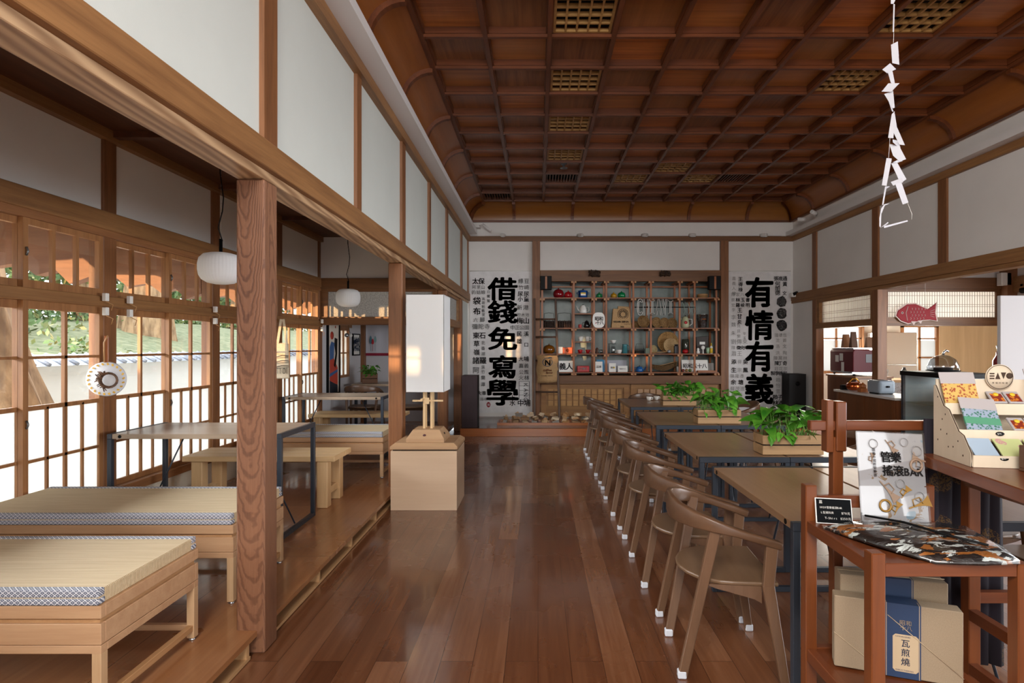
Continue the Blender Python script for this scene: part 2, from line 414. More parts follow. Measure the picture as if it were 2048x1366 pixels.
# ---------------------------------------------------------------- pillars and beams of the hall
for y, lab in ((2.662,'weathered cedar pillar with bold wavy grain standing on the raised floor'),(5.37,'brown cedar pillar standing behind the wooden lamp box'),
               (8.0,'cedar pillar hidden behind the white lamp shade'),(9.53,'cedar pillar beside the tall dark box on the stage')):
    MB().box(-1.43,-1.295,y,y+.133,0,2.25).obj('pillar', PILLAR if y < 3 else POST, None, .008, lab, kind='structure')
for y, lab in ((7.87,'cedar pillar beside the kitchen counter'),(9.61,'cedar pillar beside the black speaker cabinet')):
    MB().box(4.75,4.885,y,y+.135,0,2.25).obj('pillar', POST, None, .006, lab, kind='structure')
struct('beam_left', B(-1.41,-1.268,-3.2,10.55,2.296,2.426), BEAM, 'long brown beam above the pillars of the window aisle', bevel=.004)
kb = MB(); kb.box(-1.43,-1.3,-3.2,10.55,2.252,2.296)
struct('beam_left_underside', kb, UNDER, 'pale grained lower beam between the pillars', bevel=.003)
struct('beam_right', B(4.735,4.9,-3.2,10.55,2.292,2.426), BEAM, 'long brown beam above the kitchen opening', bevel=.004)
struct('beam_right_underside', B(4.75,4.885,-3.2,10.55,2.245,2.292), BEAM, 'lower beam over the kitchen opening', bevel=.003)
# upper walls of the hall
struct('wall_left', B(-1.40,-1.32,-3.2,10.6,2.42,3.78), WHITE, 'white plaster upper wall above the window aisle')
struct('wall_left_end', B(-1.40,-1.32,9.66,10.6,.0,2.26), WHITE, 'narrow white wall strip beside the calligraphy banner')
struct('wall_right', B(4.78,4.86,-3.2,10.6,2.42,3.78), WHITE2, 'grey-white plaster upper wall above the kitchen opening')
struct('wall_right_end', B(4.78,4.86,9.74,10.6,.0,2.26), WHITE2, 'white wall strip between kitchen pillar and banner')
for y, wd in ((-1.3,.1),(.04,.13),(1.4,.1),(2.729,.134),(4.08,.1),(5.437,.134),(6.76,.1),(8.065,.134),(9.6,.134),(10.5,.05)):
    struct('trim_left_stud', B(-1.34,-1.295,y-wd/2,y+wd/2,2.426,3.41), POST, 'brown stud dividing the white upper wall of the aisle side')
for y in (-1.2,.1,1.4,2.7,4.02,5.3,6.62,7.94,9.69):
    struct('trim_right_stud', B(4.755,4.8,y-.07,y+.07,2.426,3.41), POST, 'brown stud dividing the white upper wall of the kitchen side')
struct('trim_left_rail', B(-1.36,-1.262,-3.2,10.55,3.41,3.5), BEAM, 'brown picture rail below the white ledge, aisle side')
struct('trim_right_rail', B(4.742,4.82,-3.2,10.55,3.41,3.5), BEAM, 'brown picture rail below the white ledge, kitchen side')
struct('trim_left_ledge', B(-1.36,-1.118,-3.2,10.3,3.502,3.577), LEDGE, 'white boxed ledge above the picture rail, aisle side')
struct('trim_right_ledge', B(4.628,4.8,-3.2,10.5,3.502,3.577), LEDGE, 'white boxed ledge above the picture rail, kitchen side')

# ---------------------------------------------------------------- back wall with shelf alcove
bw = MB()
bw.box(-1.4,-.03,10.55,10.62,.1,3.8).box(3.48,4.86,10.55,10.62,.1,3.8).box(-.03,3.48,10.55,10.62,2.70,3.8)
struct('wall_back', bw, WHITE2, 'grey-white end wall around the shelf alcove')
al = MB(); al.box(-.05,3.5,11.02,11.06,.7,2.8).box(-.05,.02,10.62,11.02,.7,2.8).box(3.43,3.5,10.62,11.02,.7,2.8).box(-.05,3.5,10.62,11.02,2.74,2.8)
struct('wall_alcove', al, noisy('alcove_plaster', '#6f7a74', '#8b9490', 2.2, .35), 'grey-green back wall of the shelf alcove')
for x, nm in ((-.034,'shelf post beside the ladder'),(3.478,'shelf post beside the kitchen-side banner')):
    struct('pillar_alcove', B(x-.072,x+.072,10.47,10.6,.128,3.41), POST, 'brown '+nm, bevel=.004)
struct('beam_alcove', B(.038,3.406,10.475,10.6,2.655,2.862), BEAMX, 'wide brown beam above the shelf lattice', bevel=.004)
struct('trim_back_rail', B(-1.27,4.75,10.5,10.6,3.41,3.5), BEAMX, 'brown picture rail across the end wall')
struct('beam_alcove_sill', B(.038,3.406,10.44,11.02,.745,.9), BEAMX, 'thick brown sill board below the shelf lattice', bevel=.004)
lowp = struct('wall_cupboard', B(.038,3.406,10.56,10.6,.128,.745), wood('cupboard_board', '#6f4a27', '#a5763f', 'x', .5, 14), 'brown lattice cupboard front below the shelf')
for k in range(2):
    x0, x1 = .06+k*1.68, 1.70+k*1.68
    f = MB(); f.box(x0,x1,10.53,10.56,.135,.2).box(x0,x1,10.53,10.56,.67,.735).box(x0,x0+.09,10.53,10.56,.2,.67).box(x1-.09,x1,10.53,10.56,.2,.67)
    fo = f.obj('cupboard_door', wood('cupboard_frame%d' % k, '#7c5128', '#ad7c45', 'x', .5, 14), lowp)
    for i in range(12):
        for j in range(3):
            a = x0+.12+i*(x1-x0-.24)/12; z = .33+j*.108
            B(a+.014,a+(x1-x0-.24)/12-.012,10.54,10.558,z,z+.094).obj('lattice_panel', COVEX if 0 else BENCHX if k else wood('cupboard_square', '#96693a', '#c39456', 'x', .5, 14) if (i, j) == (0, 0) else bpy.data.materials['cupboard_square'], fo)

# ---------------------------------------------------------------- coffered ceiling
ZC = 4.07; S = .544; XL, XR, YE = -.99, 4.45, 10.22
NY = 24
pm, nt, bs = mat('coffer_panel')
tc = node(nt, 'ShaderNodeTexCoord'); gm = node(nt, 'ShaderNodeNewGeometry')
att = node(nt, 'ShaderNodeAttribute', attribute_name='tone')
mp1 = node(nt, 'ShaderNodeMapping'); mp1.inputs['Scale'].default_value = (.05,1,1); mp2 = node(nt, 'ShaderNodeMapping'); mp2.inputs['Scale'].default_value = (1,.05,1)
for m_ in (mp1, mp2): nt.links.new(tc.outputs['Object'], m_.inputs['Vector'])
n1 = noise(nt, mp1.outputs[0], 22, 5, .6); n2 = noise(nt, mp2.outputs[0], 22, 5, .6)
sp = node(nt, 'ShaderNodeSeparateColor'); nt.links.new(att.outputs['Color'], sp.inputs[0])
c1 = ramp(nt, n1, [(.3, srgb('#914d1d')), (.7, srgb('#cb7d3a'))]); c2 = ramp(nt, n2, [(.3, srgb('#63381d')), (.7, srgb('#986339'))])
cc = mix(nt, sp.outputs[0], c1, c2); pale = mix(nt, sp.outputs[1], cc, srgb('#a5733c'))
nt.links.new(pale, bs.inputs['Base Color']); bs.inputs['Roughness'].default_value = .33
VENT = {(2,4):0,(2,6):0,(2,2):0,(2,0):0,(2,8):0,(5,9):0,(4,10):0,(6,10):0,(7,4):0,(7,8):9,(2,10):1,(7,10):1,(0,12):1,(7,2):0}
def cell(i, j): return XL+i*S, YE-(j+1)*S
v, f, tone = [], [], []
holes = set()
# row index counted from the end wall: 0 is the last row
vents = [(2,10,0),(2,8,0),(2,6,0),(2,4,0),(2,2,1),(5,3,0),(4,2,0),(6,2,0),(7,2,1),(0,0,1),(7,8,0),(7,10,0)]
for i in range(10):
    for j in range(NY):
        x0, y0 = cell(i, j); z = 4.155
        b = len(v); v += [(x0,y0,z),(x0,y0+S,z),(x0+S,y0+S,z),(x0+S,y0,z)]; f.append((b,b+1,b+2,b+3))
        t = (i+j) % 2; tone.append((max(0, min(1, t+rnd.uniform(-.3,.3))), max(0, rnd.uniform(-.5,.45)), 0, 1))
me = bpy.data.meshes.new('ceiling'); me.from_pydata(v, [], f); ca = me.attributes.new('tone', 'FLOAT_COLOR', 'CORNER')
for p in me.polygons:
    for li in p.loop_indices: ca.data[li].color = tone[p.index]
me.materials.append(pm); ceil = bpy.data.objects.new('ceiling', me); col.objects.link(ceil)
tag(ceil, 'coffered wooden ceiling of red-brown panels', kind='structure')
for i in range(11):
    x = XL+i*S; h = .03 if 0 < i < 10 else .035
    m = MB(); m.box(x-h*.62,x+h*.62,YE-NY*S,YE,ZC,ZC+.03); m.box(x-h,x+h,YE-NY*S,YE,ZC+.03,4.17)
    m.obj('ceiling_rib', RIB, ceil)
for j in range(NY+1):
    y = YE-j*S; h = .028 if j else .035
    m = MB(); m.box(XL,XR,y-h*.62,y+h*.62,ZC+.004,ZC+.03); m.box(XL,XR,y-h,y+h,ZC+.03,4.168)
    m.obj('ceiling_rib', RIBX, ceil)
VW = wood('vent_slat', '#8f683a', '#bb9156', 'x', .5, 20)
VD = plain('vent_dark', '#0d0a08', .9)
for i, j, t in vents:
    x0, y0 = cell(i, j); x1, y1 = x0+S, y0+S; m = MB(); m.cur = 1
    m.box(x0+.03,x1-.03,y0+.03,y1-.03,4.15,4.154); m.cur = 0
    z0, z1 = 4.10, 4.128
    if t == 0:
        m.box(x0+.03,x1-.03,y0+.03,y0+.065,z0,z1).box(x0+.03,x1-.03,y1-.05,y1-.03,z0,z1).box(x0+.03,x0+.05,y0+.065,y1-.05,z0,z1).box(x1-.05,x1-.03,y0+.065,y1-.05,z0,z1)
        for k in range(1, 5): m.box(x0+.04+k*.093-.008,x0+.04+k*.093+.008,y0+.06,y1-.04,z0,z1)
        for k in range(1, 4): m.box(x0+.05,x1-.05,y0+.06+k*.11-.008,y0+.06+k*.11+.008,z0+.004,z1+.01)
    else:
        for k in range(11): m.box(x0+.04+k*.045,x0+.052+k*.045,y0+.04,y1-.04,z0,z1)
        m.box(x0+.03,x1-.03,y0+.03,y0+.045,z0,z1).box(x0+.03,x1-.03,y1-.045,y1-.03,z0,z1)
    m.obj('vent_lattice', [VW if t == 0 else RIB, VD], ceil, label='pale wooden lattice vent' if t == 0 else None)
# coves: quarter-round boards between wall and ceiling
def arc(r, n=8, r0=0):  # from the wall (0,0) up to the ceiling edge (r, r)
    return [(r-(r-r0)*cos(pi/2*k/n), (r-r0)*sin(pi/2*k/n)+0) for k in range(n+1)]
R = .305
def cove(name, side, lab):
    pm_ = MB(); pm_.smooth = True; rows = []
    for dx, dz in arc(R, 8):
        if side == 'back': rows.append(pm_.add([(-1.3+dx,10.55-dx,3.77+dz),(4.755-dx,10.55-dx,3.77+dz)]))
        else:
            x = -1.3+dx if side == 'left' else 4.755-dx
            rows.append(pm_.add([(x,-3.2,3.77+dz),(x,10.55-dx,3.77+dz)]))
    for a, b in zip(rows, rows[1:]): pm_.face(a,b,b+1,a+1)
    o = struct(name, pm_, COVEX if side == 'back' else COVE, lab)
    def rib(c, wdt=.055):
        m = MB(); ring = []
        for dx, dz in arc(R, 8):
            nx, nz = (R-dx)/R, -(dz)/R+0.0
            # inward normal of the quarter round
            ln = math.hypot(R-dx, dz); ix, iz = (R-dx)/ln if ln else 0, -dz/ln if ln else -1
            pts = []
            for s_, e in ((-1,0),(1,0),(1,1),(-1,1)):
                q = (dx+ix*.042*e, dz+iz*.042*e); t = c+s_*wdt/2
                if side == 'back': pts.append((t,10.55-q[0],3.77+q[1]))
                elif side == 'left': pts.append((-1.3+q[0],t,3.77+q[1]))
                else: pts.append((4.755-q[0],t,3.77+q[1]))
            ring.append(pts)
        m.loft(ring); m.obj('cove_rib', RIB, o)
    if side == 'back':
        for i in (1,3,5,7,9): rib(XL+i*S)
        B(-1.28,4.74,10.5,10.55,3.765,3.8).obj('cove_trim', RIBX, o)
    else:
        for j in range(1, NY, 2): rib(YE-j*S)
        (B(-1.3,-1.255,-3.2,10.5,3.765,3.8) if side == 'left' else B(4.71,4.755,-3.2,10.5,3.765,3.8)).obj('cove_trim', RIB, o)
for s_, l_ in (('back','curved orange-brown cove board above the shelf wall'),('left','curved orange-brown cove boards above the aisle side'),('right','curved orange-brown cove boards above the kitchen side')):
    cove('cove_'+s_, s_, l_)
for s_, x_ in ((-1,-1.3),(1,4.755)):
    m = MB(); ring = []
    for dx, dz in arc(R, 8):
        ln = math.hypot(R-dx, dz) or 1; ix, iz = (R-dx)/ln, -dz/ln
        X_ = x_-s_*dx; q = .045
        ring.append([(X_-.03,10.55-dx-.03,3.77+dz),(X_+.03,10.55-dx+.03,3.77+dz),(X_-s_*ix*q+.03,10.55-dx-ix*q+.03,3.77+dz+iz*q),(X_-s_*ix*q-.03,10.55-dx-ix*q-.03,3.77+dz+iz*q)])
    m.loft(ring); m.obj('trim_cove_corner', RIB, None, 0, 'dark corner rib of the ceiling cove, '+('aisle side' if s_ < 0 else 'kitchen side'), kind='structure')
struct('roof', B(-3.4,9.2,-3.3,11.2,4.2,4.3), DARKW, 'roof boards above the coffered ceiling')

# ---------------------------------------------------------------- window aisle
XW = -3.11
struct('ceiling_aisle', B(-3.2,-1.40,-3.2,8.1,3.0,3.04), DARKW, 'dark board ceiling of the window aisle')
for k in range(7):
    y = -2.2+k*1.33+.95
    struct('beam_aisle_rafter', B(-3.1,-1.45,y-.03,y+.03,2.955,3.0), DARKW, 'dark rafter under the aisle ceiling')
struct('trim_aisle_ceiling_edge', B(-3.11,-3.05,-3.2,8.0,2.93,3.0), BEAM, 'brown edge board of the aisle ceiling')
struct('wall_left_outer', B(-3.2,XW,-3.2,8.1,2.4,3.0), WHITE2, 'grey-white wall band above the aisle windows')
struct('wall_left_sill', B(-3.2,XW+.01,-3.2,8.1,.0,.36), plaster('sill_plaster','#d9d0bd'), 'low cream plaster wall below the aisle windows')
struct('beam_aisle_outer', B(-3.19,XW+.045,-3.2,8.03,2.285,2.415), BEAM, 'brown beam above the transom windows', bevel=.004)
struct('beam_aisle_outer_rail', B(-3.19,XW+.03,-3.2,8.03,2.235,2.285), FRAMEY, 'brown rail above the transom windows')
struct('beam_aisle_middle', B(-3.19,XW+.04,-3.2,8.03,1.735,1.81), BEAM, 'brown rail between transoms and sliding windows', bevel=.004)
struct('windowsill_aisle', B(-3.2,XW+.05,-3.2,8.03,.36,.425), FRAMEY, 'brown window sill board of the aisle', bevel=.004)
posts_y = [-2.6,-1.27,.06,1.39,4.065-1.337,4.065,5.405,6.74,8.0]
for y in posts_y:
    struct('pillar_aisle', B(-3.2,XW+.02,y-.062,y+.062,.111,3.0), POST, 'brown window post between the aisle windows', bevel=.004)
nwin = 0
def sash(y0, y1, z0, z1, dx, lower, root):
    fm = MB(); xa, xb = XW-.05+dx, XW-.018+dx; t = .036
    fm.box(xa,xb,y0,y0+t,z0,z1).box(xa,xb,y1-t,y1,z0,z1).box(xa,xb,y0+t,y1-t,z1-(.05 if lower else .04),z1).box(xa,xb,y0+t,y1-t,z0,z0+(.045 if lower else .05))
    q0, q1 = y0+t, y1-t; ym = (q0+q1)/2; b = .009; xm0, xm1 = xa+.006, xb-.002
    if lower:
        zr = 1.074
        for z in (1.385, 1.074, .75): fm.box(xm0,xm1,q0,q1,z-(.014 if z < 1.1 and z > 1 else b),z+(.014 if z < 1.1 and z > 1 else b))
        fm.box(xm0,xm1,ym-.011,ym+.011,z0+.04,z1-.045)
        for k in (.25,.75): fm.box(xm0,xm1,q0+(q1-q0)*k-.008,q0+(q1-q0)*k+.008,z0+.04,zr)
    else:
        for k in (1/3,2/3): fm.box(xm0,xm1,q0+(q1-q0)*k-.012,q0+(q1-q0)*k+.012,z0+.04,z1-.03)
    fo = fm.obj('sash', FRAMEW, root); xg = (xa+xb)/2-.004
    if lower:
        B(xg,xg+.004,q0,q1,1.074,z1-.04).obj('glass_pane', CLEAR, fo)
        B(xg,xg+.004,q0,q1,z0+.04,1.074).obj('frosted_pane', FROST, fo)
    else: B(xg,xg+.004,q0,q1,z0+.04,z1-.03).obj('glass_pane', CLEAR, fo)
    return fo
def knob(root, y, z, x=XW-.012):
    MB().tube([(x,y,z-.025),(x+.01,y,z),(x,y,z+.025)], .006, 6).obj('latch', BRASSY, root)
for k in range(len(posts_y)-1):
    a, b = posts_y[k]+.062, posts_y[k+1]-.062; m = (a+b)/2; nwin += 1
    r = thing('window_%d' % nwin, 'aisle window bay with sliding sashes and small transom panes', 'window'); del r['category']; r['kind'] = 'structure'
    sash(a, m+.018, .42, 1.735, 0, True, r); sash(m-.018, b, .42, 1.735, .034, True, r)
    sash(a, m+.018, 1.81, 2.235, 0, False, r); sash(m-.018, b, 1.81, 2.235, .034, False, r)
    knob(r, m, .98, XW+.022); knob(r, m, 2.03, XW+.022)

# end wall of the aisle with figured-glass transom, and the small room behind it
struct('wall_aisle_end', B(XW,-1.40,8.0,8.06,2.40,3.0), WHITE2, 'grey-white wall above the figured-glass transom')
struct('beam_aisle_end', B(XW,-1.43,7.96,8.08,2.27,2.415), BEAMX, 'brown beam above the figured-glass transom', bevel=.004)
tr = MB(); tr.box(XW,-1.43,7.99,8.06,2.225,2.27).box(XW,XW+.12,7.99,8.06,1.86,2.23).box(-1.50,-1.43,7.99,8.06,1.86,2.23)
struct('trim_transom_frame', tr, BEAMX, 'brown frame around the figured-glass transom')
struct('window_transom_end', B(XW+.12,-1.50,8.02,8.026,1.87,2.225), FROSTP, 'pale figured-glass transom at the aisle end')
struct('beam_aisle_end_lower', B(XW,-1.43,7.96,8.08,1.752,1.867), BEAMX, 'brown lower beam of the aisle end opening', bevel=.004)
# side transom between third and fourth pillar
ts = MB(); ts.box(-1.42,-1.31,8.13,9.53,1.752,1.86).box(-1.40,-1.33,8.13,8.22,1.86,2.25).box(-1.40,-1.33,9.40,9.53,1.86,2.25).box(-1.40,-1.33,8.22,9.40,2.21,2.25)
struct('trim_side_transom', ts, BEAM, 'brown frame of the transom beside the lamp')
struct('window_transom_side', B(-1.37,-1.365,8.22,9.40,1.86,2.21), FROSTP, 'figured-glass transom above the side room doorway')
sr = MB(); sr.box(-3.2,XW,8.06,8.8,.05,3.0).box(-3.2,XW,9.25,10.0,.05,3.0).box(-3.2,XW,8.8,9.25,.05,.95).box(-3.2,XW,8.8,9.25,1.75,3.0).box(-3.2,-1.4,10.0,10.06,.05,3.0).box(-3.2,-1.4,8.06,10.06,2.5,2.56)
struct('wall_side_room', sr, plaster('side_room_plaster','#c9c8cc'), 'pale grey walls of the small room behind the aisle')
rw = MB(); rw.box(XW-.05,XW+.01,8.8,8.84,.95,1.75).box(XW-.05,XW+.01,9.21,9.25,.95,1.75).box(XW-.05,XW+.01,8.84,9.21,.95,.99).box(XW-.05,XW+.01,8.84,9.21,1.70,1.75).box(XW-.04,XW,9.015,9.035,.99,1.7).box(XW-.04,XW,8.84,9.21,1.33,1.35)
rr = struct('window_side_room', rw, FRAMEW, 'small wood-framed window in the side room'); B(XW-.03,XW-.025,8.84,9.21,.99,1.7).obj('frosted_pane', FROST, rr)
struct('pillar_side_room', B(XW,XW+.06,9.86,9.98,.11,2.5), POST, 'brown corner post of the side room')
struct('trim_side_room_board', B(XW,XW+.02,8.7,9.35,1.75,1.86), BEAM, 'brown board above the side room window')

# ---------------------------------------------------------------- kitchen side
tk = MB(); tk.box(4.74,4.89,8.005,9.61,1.745,1.84).box(4.76,4.87,8.005,8.06,1.84,2.245).box(4.76,4.87,9.52,9.61,1.84,2.245).box(4.76,4.87,8.06,9.52,2.19,2.245)
struct('trim_kitchen_transom', tk, BEAM, 'brown frame of the reed-paper transom beside the banner')
def reed(name, x0, x1, y0, y1, z0, z1, lab):
    m = MB(); along_x = (x1-x0) > (y1-y0); m.box(x0,x1,y0,y1,z0,z1)
    o = m.obj(name, BLIND, None, 0, lab, kind='structure'); g = MB(); L = (x1-x0) if along_x else (y1-y0); n = int(L/.035)
    for k in range(1, n):
        t = k*L/n
        if along_x: g.box(x0+t-.0025,x0+t+.0025,y0-.006,y0-.001,z0,z1)
        else: g.box(x0-.006,x0-.001,y0+t-.0025,y0+t+.0025,z0,z1)
    for zz in (.2,.42,.5,.85):
        z = z0+(z1-z0)*zz
        if along_x: g.box(x0,x1,y0-.007,y0-.001,z-.003,z+.003)
        else: g.box(x0-.007,x0-.001,y0,y1,z-.003,z+.003)
    g.obj('reed_lattice', plain(name+'_reed','#a8a094',.7), o); return o
reed('window_kitchen_transom', 4.81,4.815,8.06,9.52,1.84,2.19, 'reed-paper transom beside the kitchen-side banner')
struct('beam_kitchen_end', B(4.88,6.7,7.96,8.1,2.262,2.42), BEAMX, 'brown beam above the bright reed transom')
fr = MB(); fr.box(4.885,4.975,7.99,8.06,1.86,2.262).box(6.51,6.7,7.99,8.06,1.86,2.262).box(4.975,6.51,7.99,8.06,2.225,2.262).box(4.88,6.7,7.96,8.08,1.74,1.86)
struct('trim_kitchen_end_frame', fr, BEAMX, 'brown frame around the bright reed transom')
reed('window_reed_transom', 4.975,6.51,8.02,8.025,1.86,2.225, 'bright reed-paper transom behind the red fish')
struct('wall_kitchen_end', B(4.86,6.7,8.0,8.06,2.41,3.0), WHITE2, 'white wall above the reed transom')
struct('ceiling_kitchen_aisle', B(4.86,6.8,-3.2,8.06,3.0,3.04), DARKW, 'dark ceiling of the kitchen aisle')
ro = MB(); ro.box(6.7,6.78,-3.2,8.06,2.28,3.0).box(6.7,6.78,-3.2,8.06,0,.55).box(6.7,6.78,6.6,8.06,.55,2.28)
struct('wall_right_outer', ro, WHITE2, 'outer wall of the kitchen aisle with wide window opening')
struct('beam_right_outer', B(6.64,6.72,-3.2,8.0,2.2,2.42), BEAM, 'brown beam along the outer kitchen aisle wall')
struct('pillar_right_outer', B(6.56,6.7,7.86,8.0,0,3.0), POST, 'brown corner post behind the white screen')
kw = MB(); kw.box(4.86,5.3,10.9,10.96,0,2.6).box(6.3,7.02,10.9,10.96,0,2.6).box(5.3,6.3,10.9,10.96,0,.92).box(5.3,6.3,10.9,10.96,1.86,2.6).box(7.02,7.74,10.9,10.96,0,.9).box(7.02,7.74,10.9,10.96,1.86,2.6).box(7.74,9.2,10.9,10.96,0,2.6).box(9.1,9.2,8.06,10.96,0,2.6).box(6.7,9.2,8.06,8.12,0,2.6)
struct('wall_kitchen_back', kw, plaster('kitchen_wall','#dcd6cc'), 'pale kitchen end wall with two windows')
struct('ceiling_kitchen', B(4.86,9.2,8.06,10.96,2.6,2.65), DARKW, 'ceiling of the kitchen')
struct('wall_kitchen_boards', B(7.74,9.1,10.84,10.9,.1,2.3), wood('pale_board','#cbb08a','#e3cba6','z',.5,10,.3), 'pale wooden board wall of the kitchen')
for nm, x0, x1, z0, z1, vs, hs in (('window_kitchen_back',5.3,6.3,.92,1.86,(.47,.93),(.72,)),('window_kitchen_far',7.02,7.74,.9,1.86,(.5,),(.34,.72))):
    m = MB(); m.box(x0,x1,10.86,10.92,z0,z0+.05).box(x0,x1,10.86,10.92,z1-.05,z1).box(x0,x0+.05,10.86,10.92,z0,z1).box(x1-.05,x1,10.86,10.92,z0,z1)
    for t in vs: m.box(x0+(x1-x0)*t-.018,x0+(x1-x0)*t+.018,10.87,10.91,z0,z1)
    for t in hs: m.box(x0,x1,10.87,10.91,z0+(z1-z0)*t-.014,z0+(z1-z0)*t+.014)
    o = struct(nm, m, FRAMEW, 'wood-framed kitchen window '+('behind the coffee machine' if x0 < 6 else 'beside the refrigerator'))
    B(x0+.04,x1-.04,10.89,10.895,z0+.04,z0+(z1-z0)*.68).obj('frosted_pane', FROST, o); B(x0+.04,x1-.04,10.89,10.895,z0+(z1-z0)*.7,z1-.04).obj('glass_pane', CLEAR, o)

struct('wall_front', B(-3.3,9.2,-3.3,-3.2,-.1,4.3), WHITE2, 'unseen white wall closing the hall behind the viewer, added against the sun')  # unseen, added to stop the sun flooding in from behind
sw = MB(); sw.box(-6.6,-6.3,-20,-4.6,-.2,3.4).box(-6.6,-6.3,-2.65,-1.72,-.2,3.4).box(-6.6,-6.3,-.72,.15,-.2,3.4).box(-6.6,-6.3,-4.6,-2.65,1.52,3.4)  # added out of view to block the low sun, gaps leave patches
struct('wall_sun_block', sw, plaster('sun_block_plaster','#d8d4c8'), 'unseen plastered wall added beside the hall to shape the low sun')
# ---------------------------------------------------------------- tatami benches
fb, nt, bs = mat('diamond_border')      # blue-white lozenge cloth
v_ = coords(nt, (1,1,1), shift=False); sp = node(nt, 'ShaderNodeSeparateXYZ'); nt.links.new(v_, sp.inputs[0])
def m2(nt, op, a, b=None):
    n = node(nt, 'ShaderNodeMath', operation=op)
    for i, q in enumerate((a, b)):
        if q is None: continue
        if isinstance(q, (int, float)): n.inputs[i].default_value = q
        else: nt.links.new(q, n.inputs[i])
    return n.outputs[0]
yz = m2(nt, 'ADD', sp.outputs['Y'], sp.outputs['Z'])
u1 = m2(nt, 'PINGPONG', sp.outputs['X'], .011); u2 = m2(nt, 'PINGPONG', yz, .009)
dd = m2(nt, 'ADD', m2(nt, 'MULTIPLY', u1, 1/.011), m2(nt, 'MULTIPLY', u2, 1/.009))
rg = m2(nt, 'PINGPONG', dd, .5)
nt.links.new(ramp(nt, rg, [(.16, srgb('#cfd0d4')), (.28, srgb('#5a6070'))]), bs.inputs['Base Color']); bs.inputs['Roughness'].default_value = .9
tt, nt, bs = mat('woven_rush')
v_ = coords(nt, (1,1,1), shift=False); wv = node(nt, 'ShaderNodeTexWave'); wv.bands_direction = 'Y'; wv.inputs['Scale'].default_value = 42; wv.inputs['Distortion'].default_value = .6
nt.links.new(v_, wv.inputs[0]); nn = noise(nt, coords(nt, (.05,1,1), shift=False), 60, 4, .6)
nt.links.new(mix(nt, .42, ramp(nt, wv.outputs['Fac'], [(.25, srgb('#ad956f')), (.7, srgb('#d8c4a0'))]), ramp(nt, nn, [(.3, srgb('#b59d78')), (.7, srgb('#dcc9a6'))])), bs.inputs['Base Color'])
bs.inputs['Roughness'].default_value = .75; bump(nt, wv.outputs['Fac'], bs, .35, .003)
TATAMI = tt; BORDER = fb
def tatami_bench(label):
    t = thing('tatami_bench', label, 'bench', group='tatami benches'); L, D = 1.46, .58     # local origin: floor, hall-side near corner; x goes to -L
    MB().box(-L,0,0,.022,.366,.412).box(-L,0,D-.022,D,.366,.412).box(-L,-L+.022,.022,D-.022,.366,.412).box(-.022,0,.022,D-.022,.366,.412).obj('upper_board', BENCHX, t, .002)
    MB().box(-L,0,0,.022,.272,.348).box(-L,0,D-.022,D,.272,.348).box(-L,-L+.022,.022,D-.022,.272,.348).box(-.022,0,.022,D-.022,.272,.348).obj('lower_board', BENCHX, t, .002)
    MB().box(-L+.02,-.012,.012,D-.012,.255,.36).obj('core', BENCHY, t)
    MB().box(-L,0,.0,.032,.24,.27).box(-L,0,D-.032,D,.24,.27).box(-L,-L+.032,.032,D-.032,.24,.27).box(-.032,0,.032,D-.032,.24,.27).obj('frame_rail', BENCHX, t, .002)
    for x in (-.034,-L):
        for y in (0,D-.034):
            l = B(x,x+.034,y,y+.034,.012,.242).obj('leg', BENCHZ, t, .002)
            MB().lathe([(.014,0),(.016,.005),(.008,.012)], (x+.017,y+.017,0), 10).obj('glide', METAL, l)
    MB().box(-.03,-.004,.03,D-.03,.045,.072).obj('stretcher', BENCHY, t, .002)
    MB().box(-L+.004,-L+.03,.03,D-.03,.045,.072).obj('stretcher', BENCHY, t, .002)
    MB().box(-L+.03,-.03,D-.03,D-.006,.045,.072).obj('stretcher', BENCHX, t, .002)
    mt = MB().box(-L+.012,-.012,.004,D-.004,.412,.466).obj('tatami_mat', TATAMI, t, .004)
    for y0, y1 in ((-.001,.034),(D-.034,D+.001)):
        m = MB(); m.box(-L+.01,-.01,y0,y1,.441,.47); m.box(-L+.008,-.008,y0-.002,y1,.414,.438)
        m.obj('cloth_border', BORDER, mt, .006, seg=2)
    return t
pb = tatami_bench('tatami bench closest to the viewer, beside the weathered grain pillar'); pb.location = (-1.57,2.02,.111)
dup(pb, (-1.588,2.93,.111), 0, 'tatami bench partly hidden behind the weathered pillar, before the black-framed table')
dup(pb, (-1.575,5.72,.111), 0, 'tatami bench beyond the chunky pine bench, beside the lamp pillar')

# ---------------------------------------------------------------- black-framed tables
def frame_table(label, L, D, TOP, EDGE, group):
    t = thing('table', label, 'table', group=group)     # local: long side along x, origin at floor corner
    MB().box(.031,L-.031,.006,D-.006,.704,.738).obj('tabletop', TOP, t, .002)
    for x in (0, L-.03):
        m = MB(); m.box(x,x+.03,0,D,.705,.74).box(x,x+.03,0,.03,.0,.705).box(x,x+.03,D-.03,D,.0,.705).box(x,x+.03,.03,D-.03,.0,.03)
        m.obj('loop_frame', STEEL, t, .002)
    for y in (D/2,):
        MB().tube([(.36,y,.704),(.035,y,.03)], .006, 6).obj('brace_rod', STEEL, t); MB().tube([(L-.36,y,.704),(L-.035,y,.03)], .006, 6).obj('brace_rod', STEEL, t)
    for y, s in ((.006,-1),(D-.006,1)):
        for x in (.085, L-.085): MB().lathe([(.0,-.004),(.011,-.004),(.012,.002)], (x,y,.721), 12, 'y').obj('bolt', BLACK, t)
    return t
ta = frame_table('pale oak black-framed table between the second tatami bench and chunky pine bench', 1.2, .6, TTOP, TTOP, 'black-framed tables on the raised floor')
ta.location = (-2.967,3.87,.111)
dup(ta, (-3.035,6.665,.111), 0, 'pale oak black-framed table beyond the third tatami bench, before the transom wall')

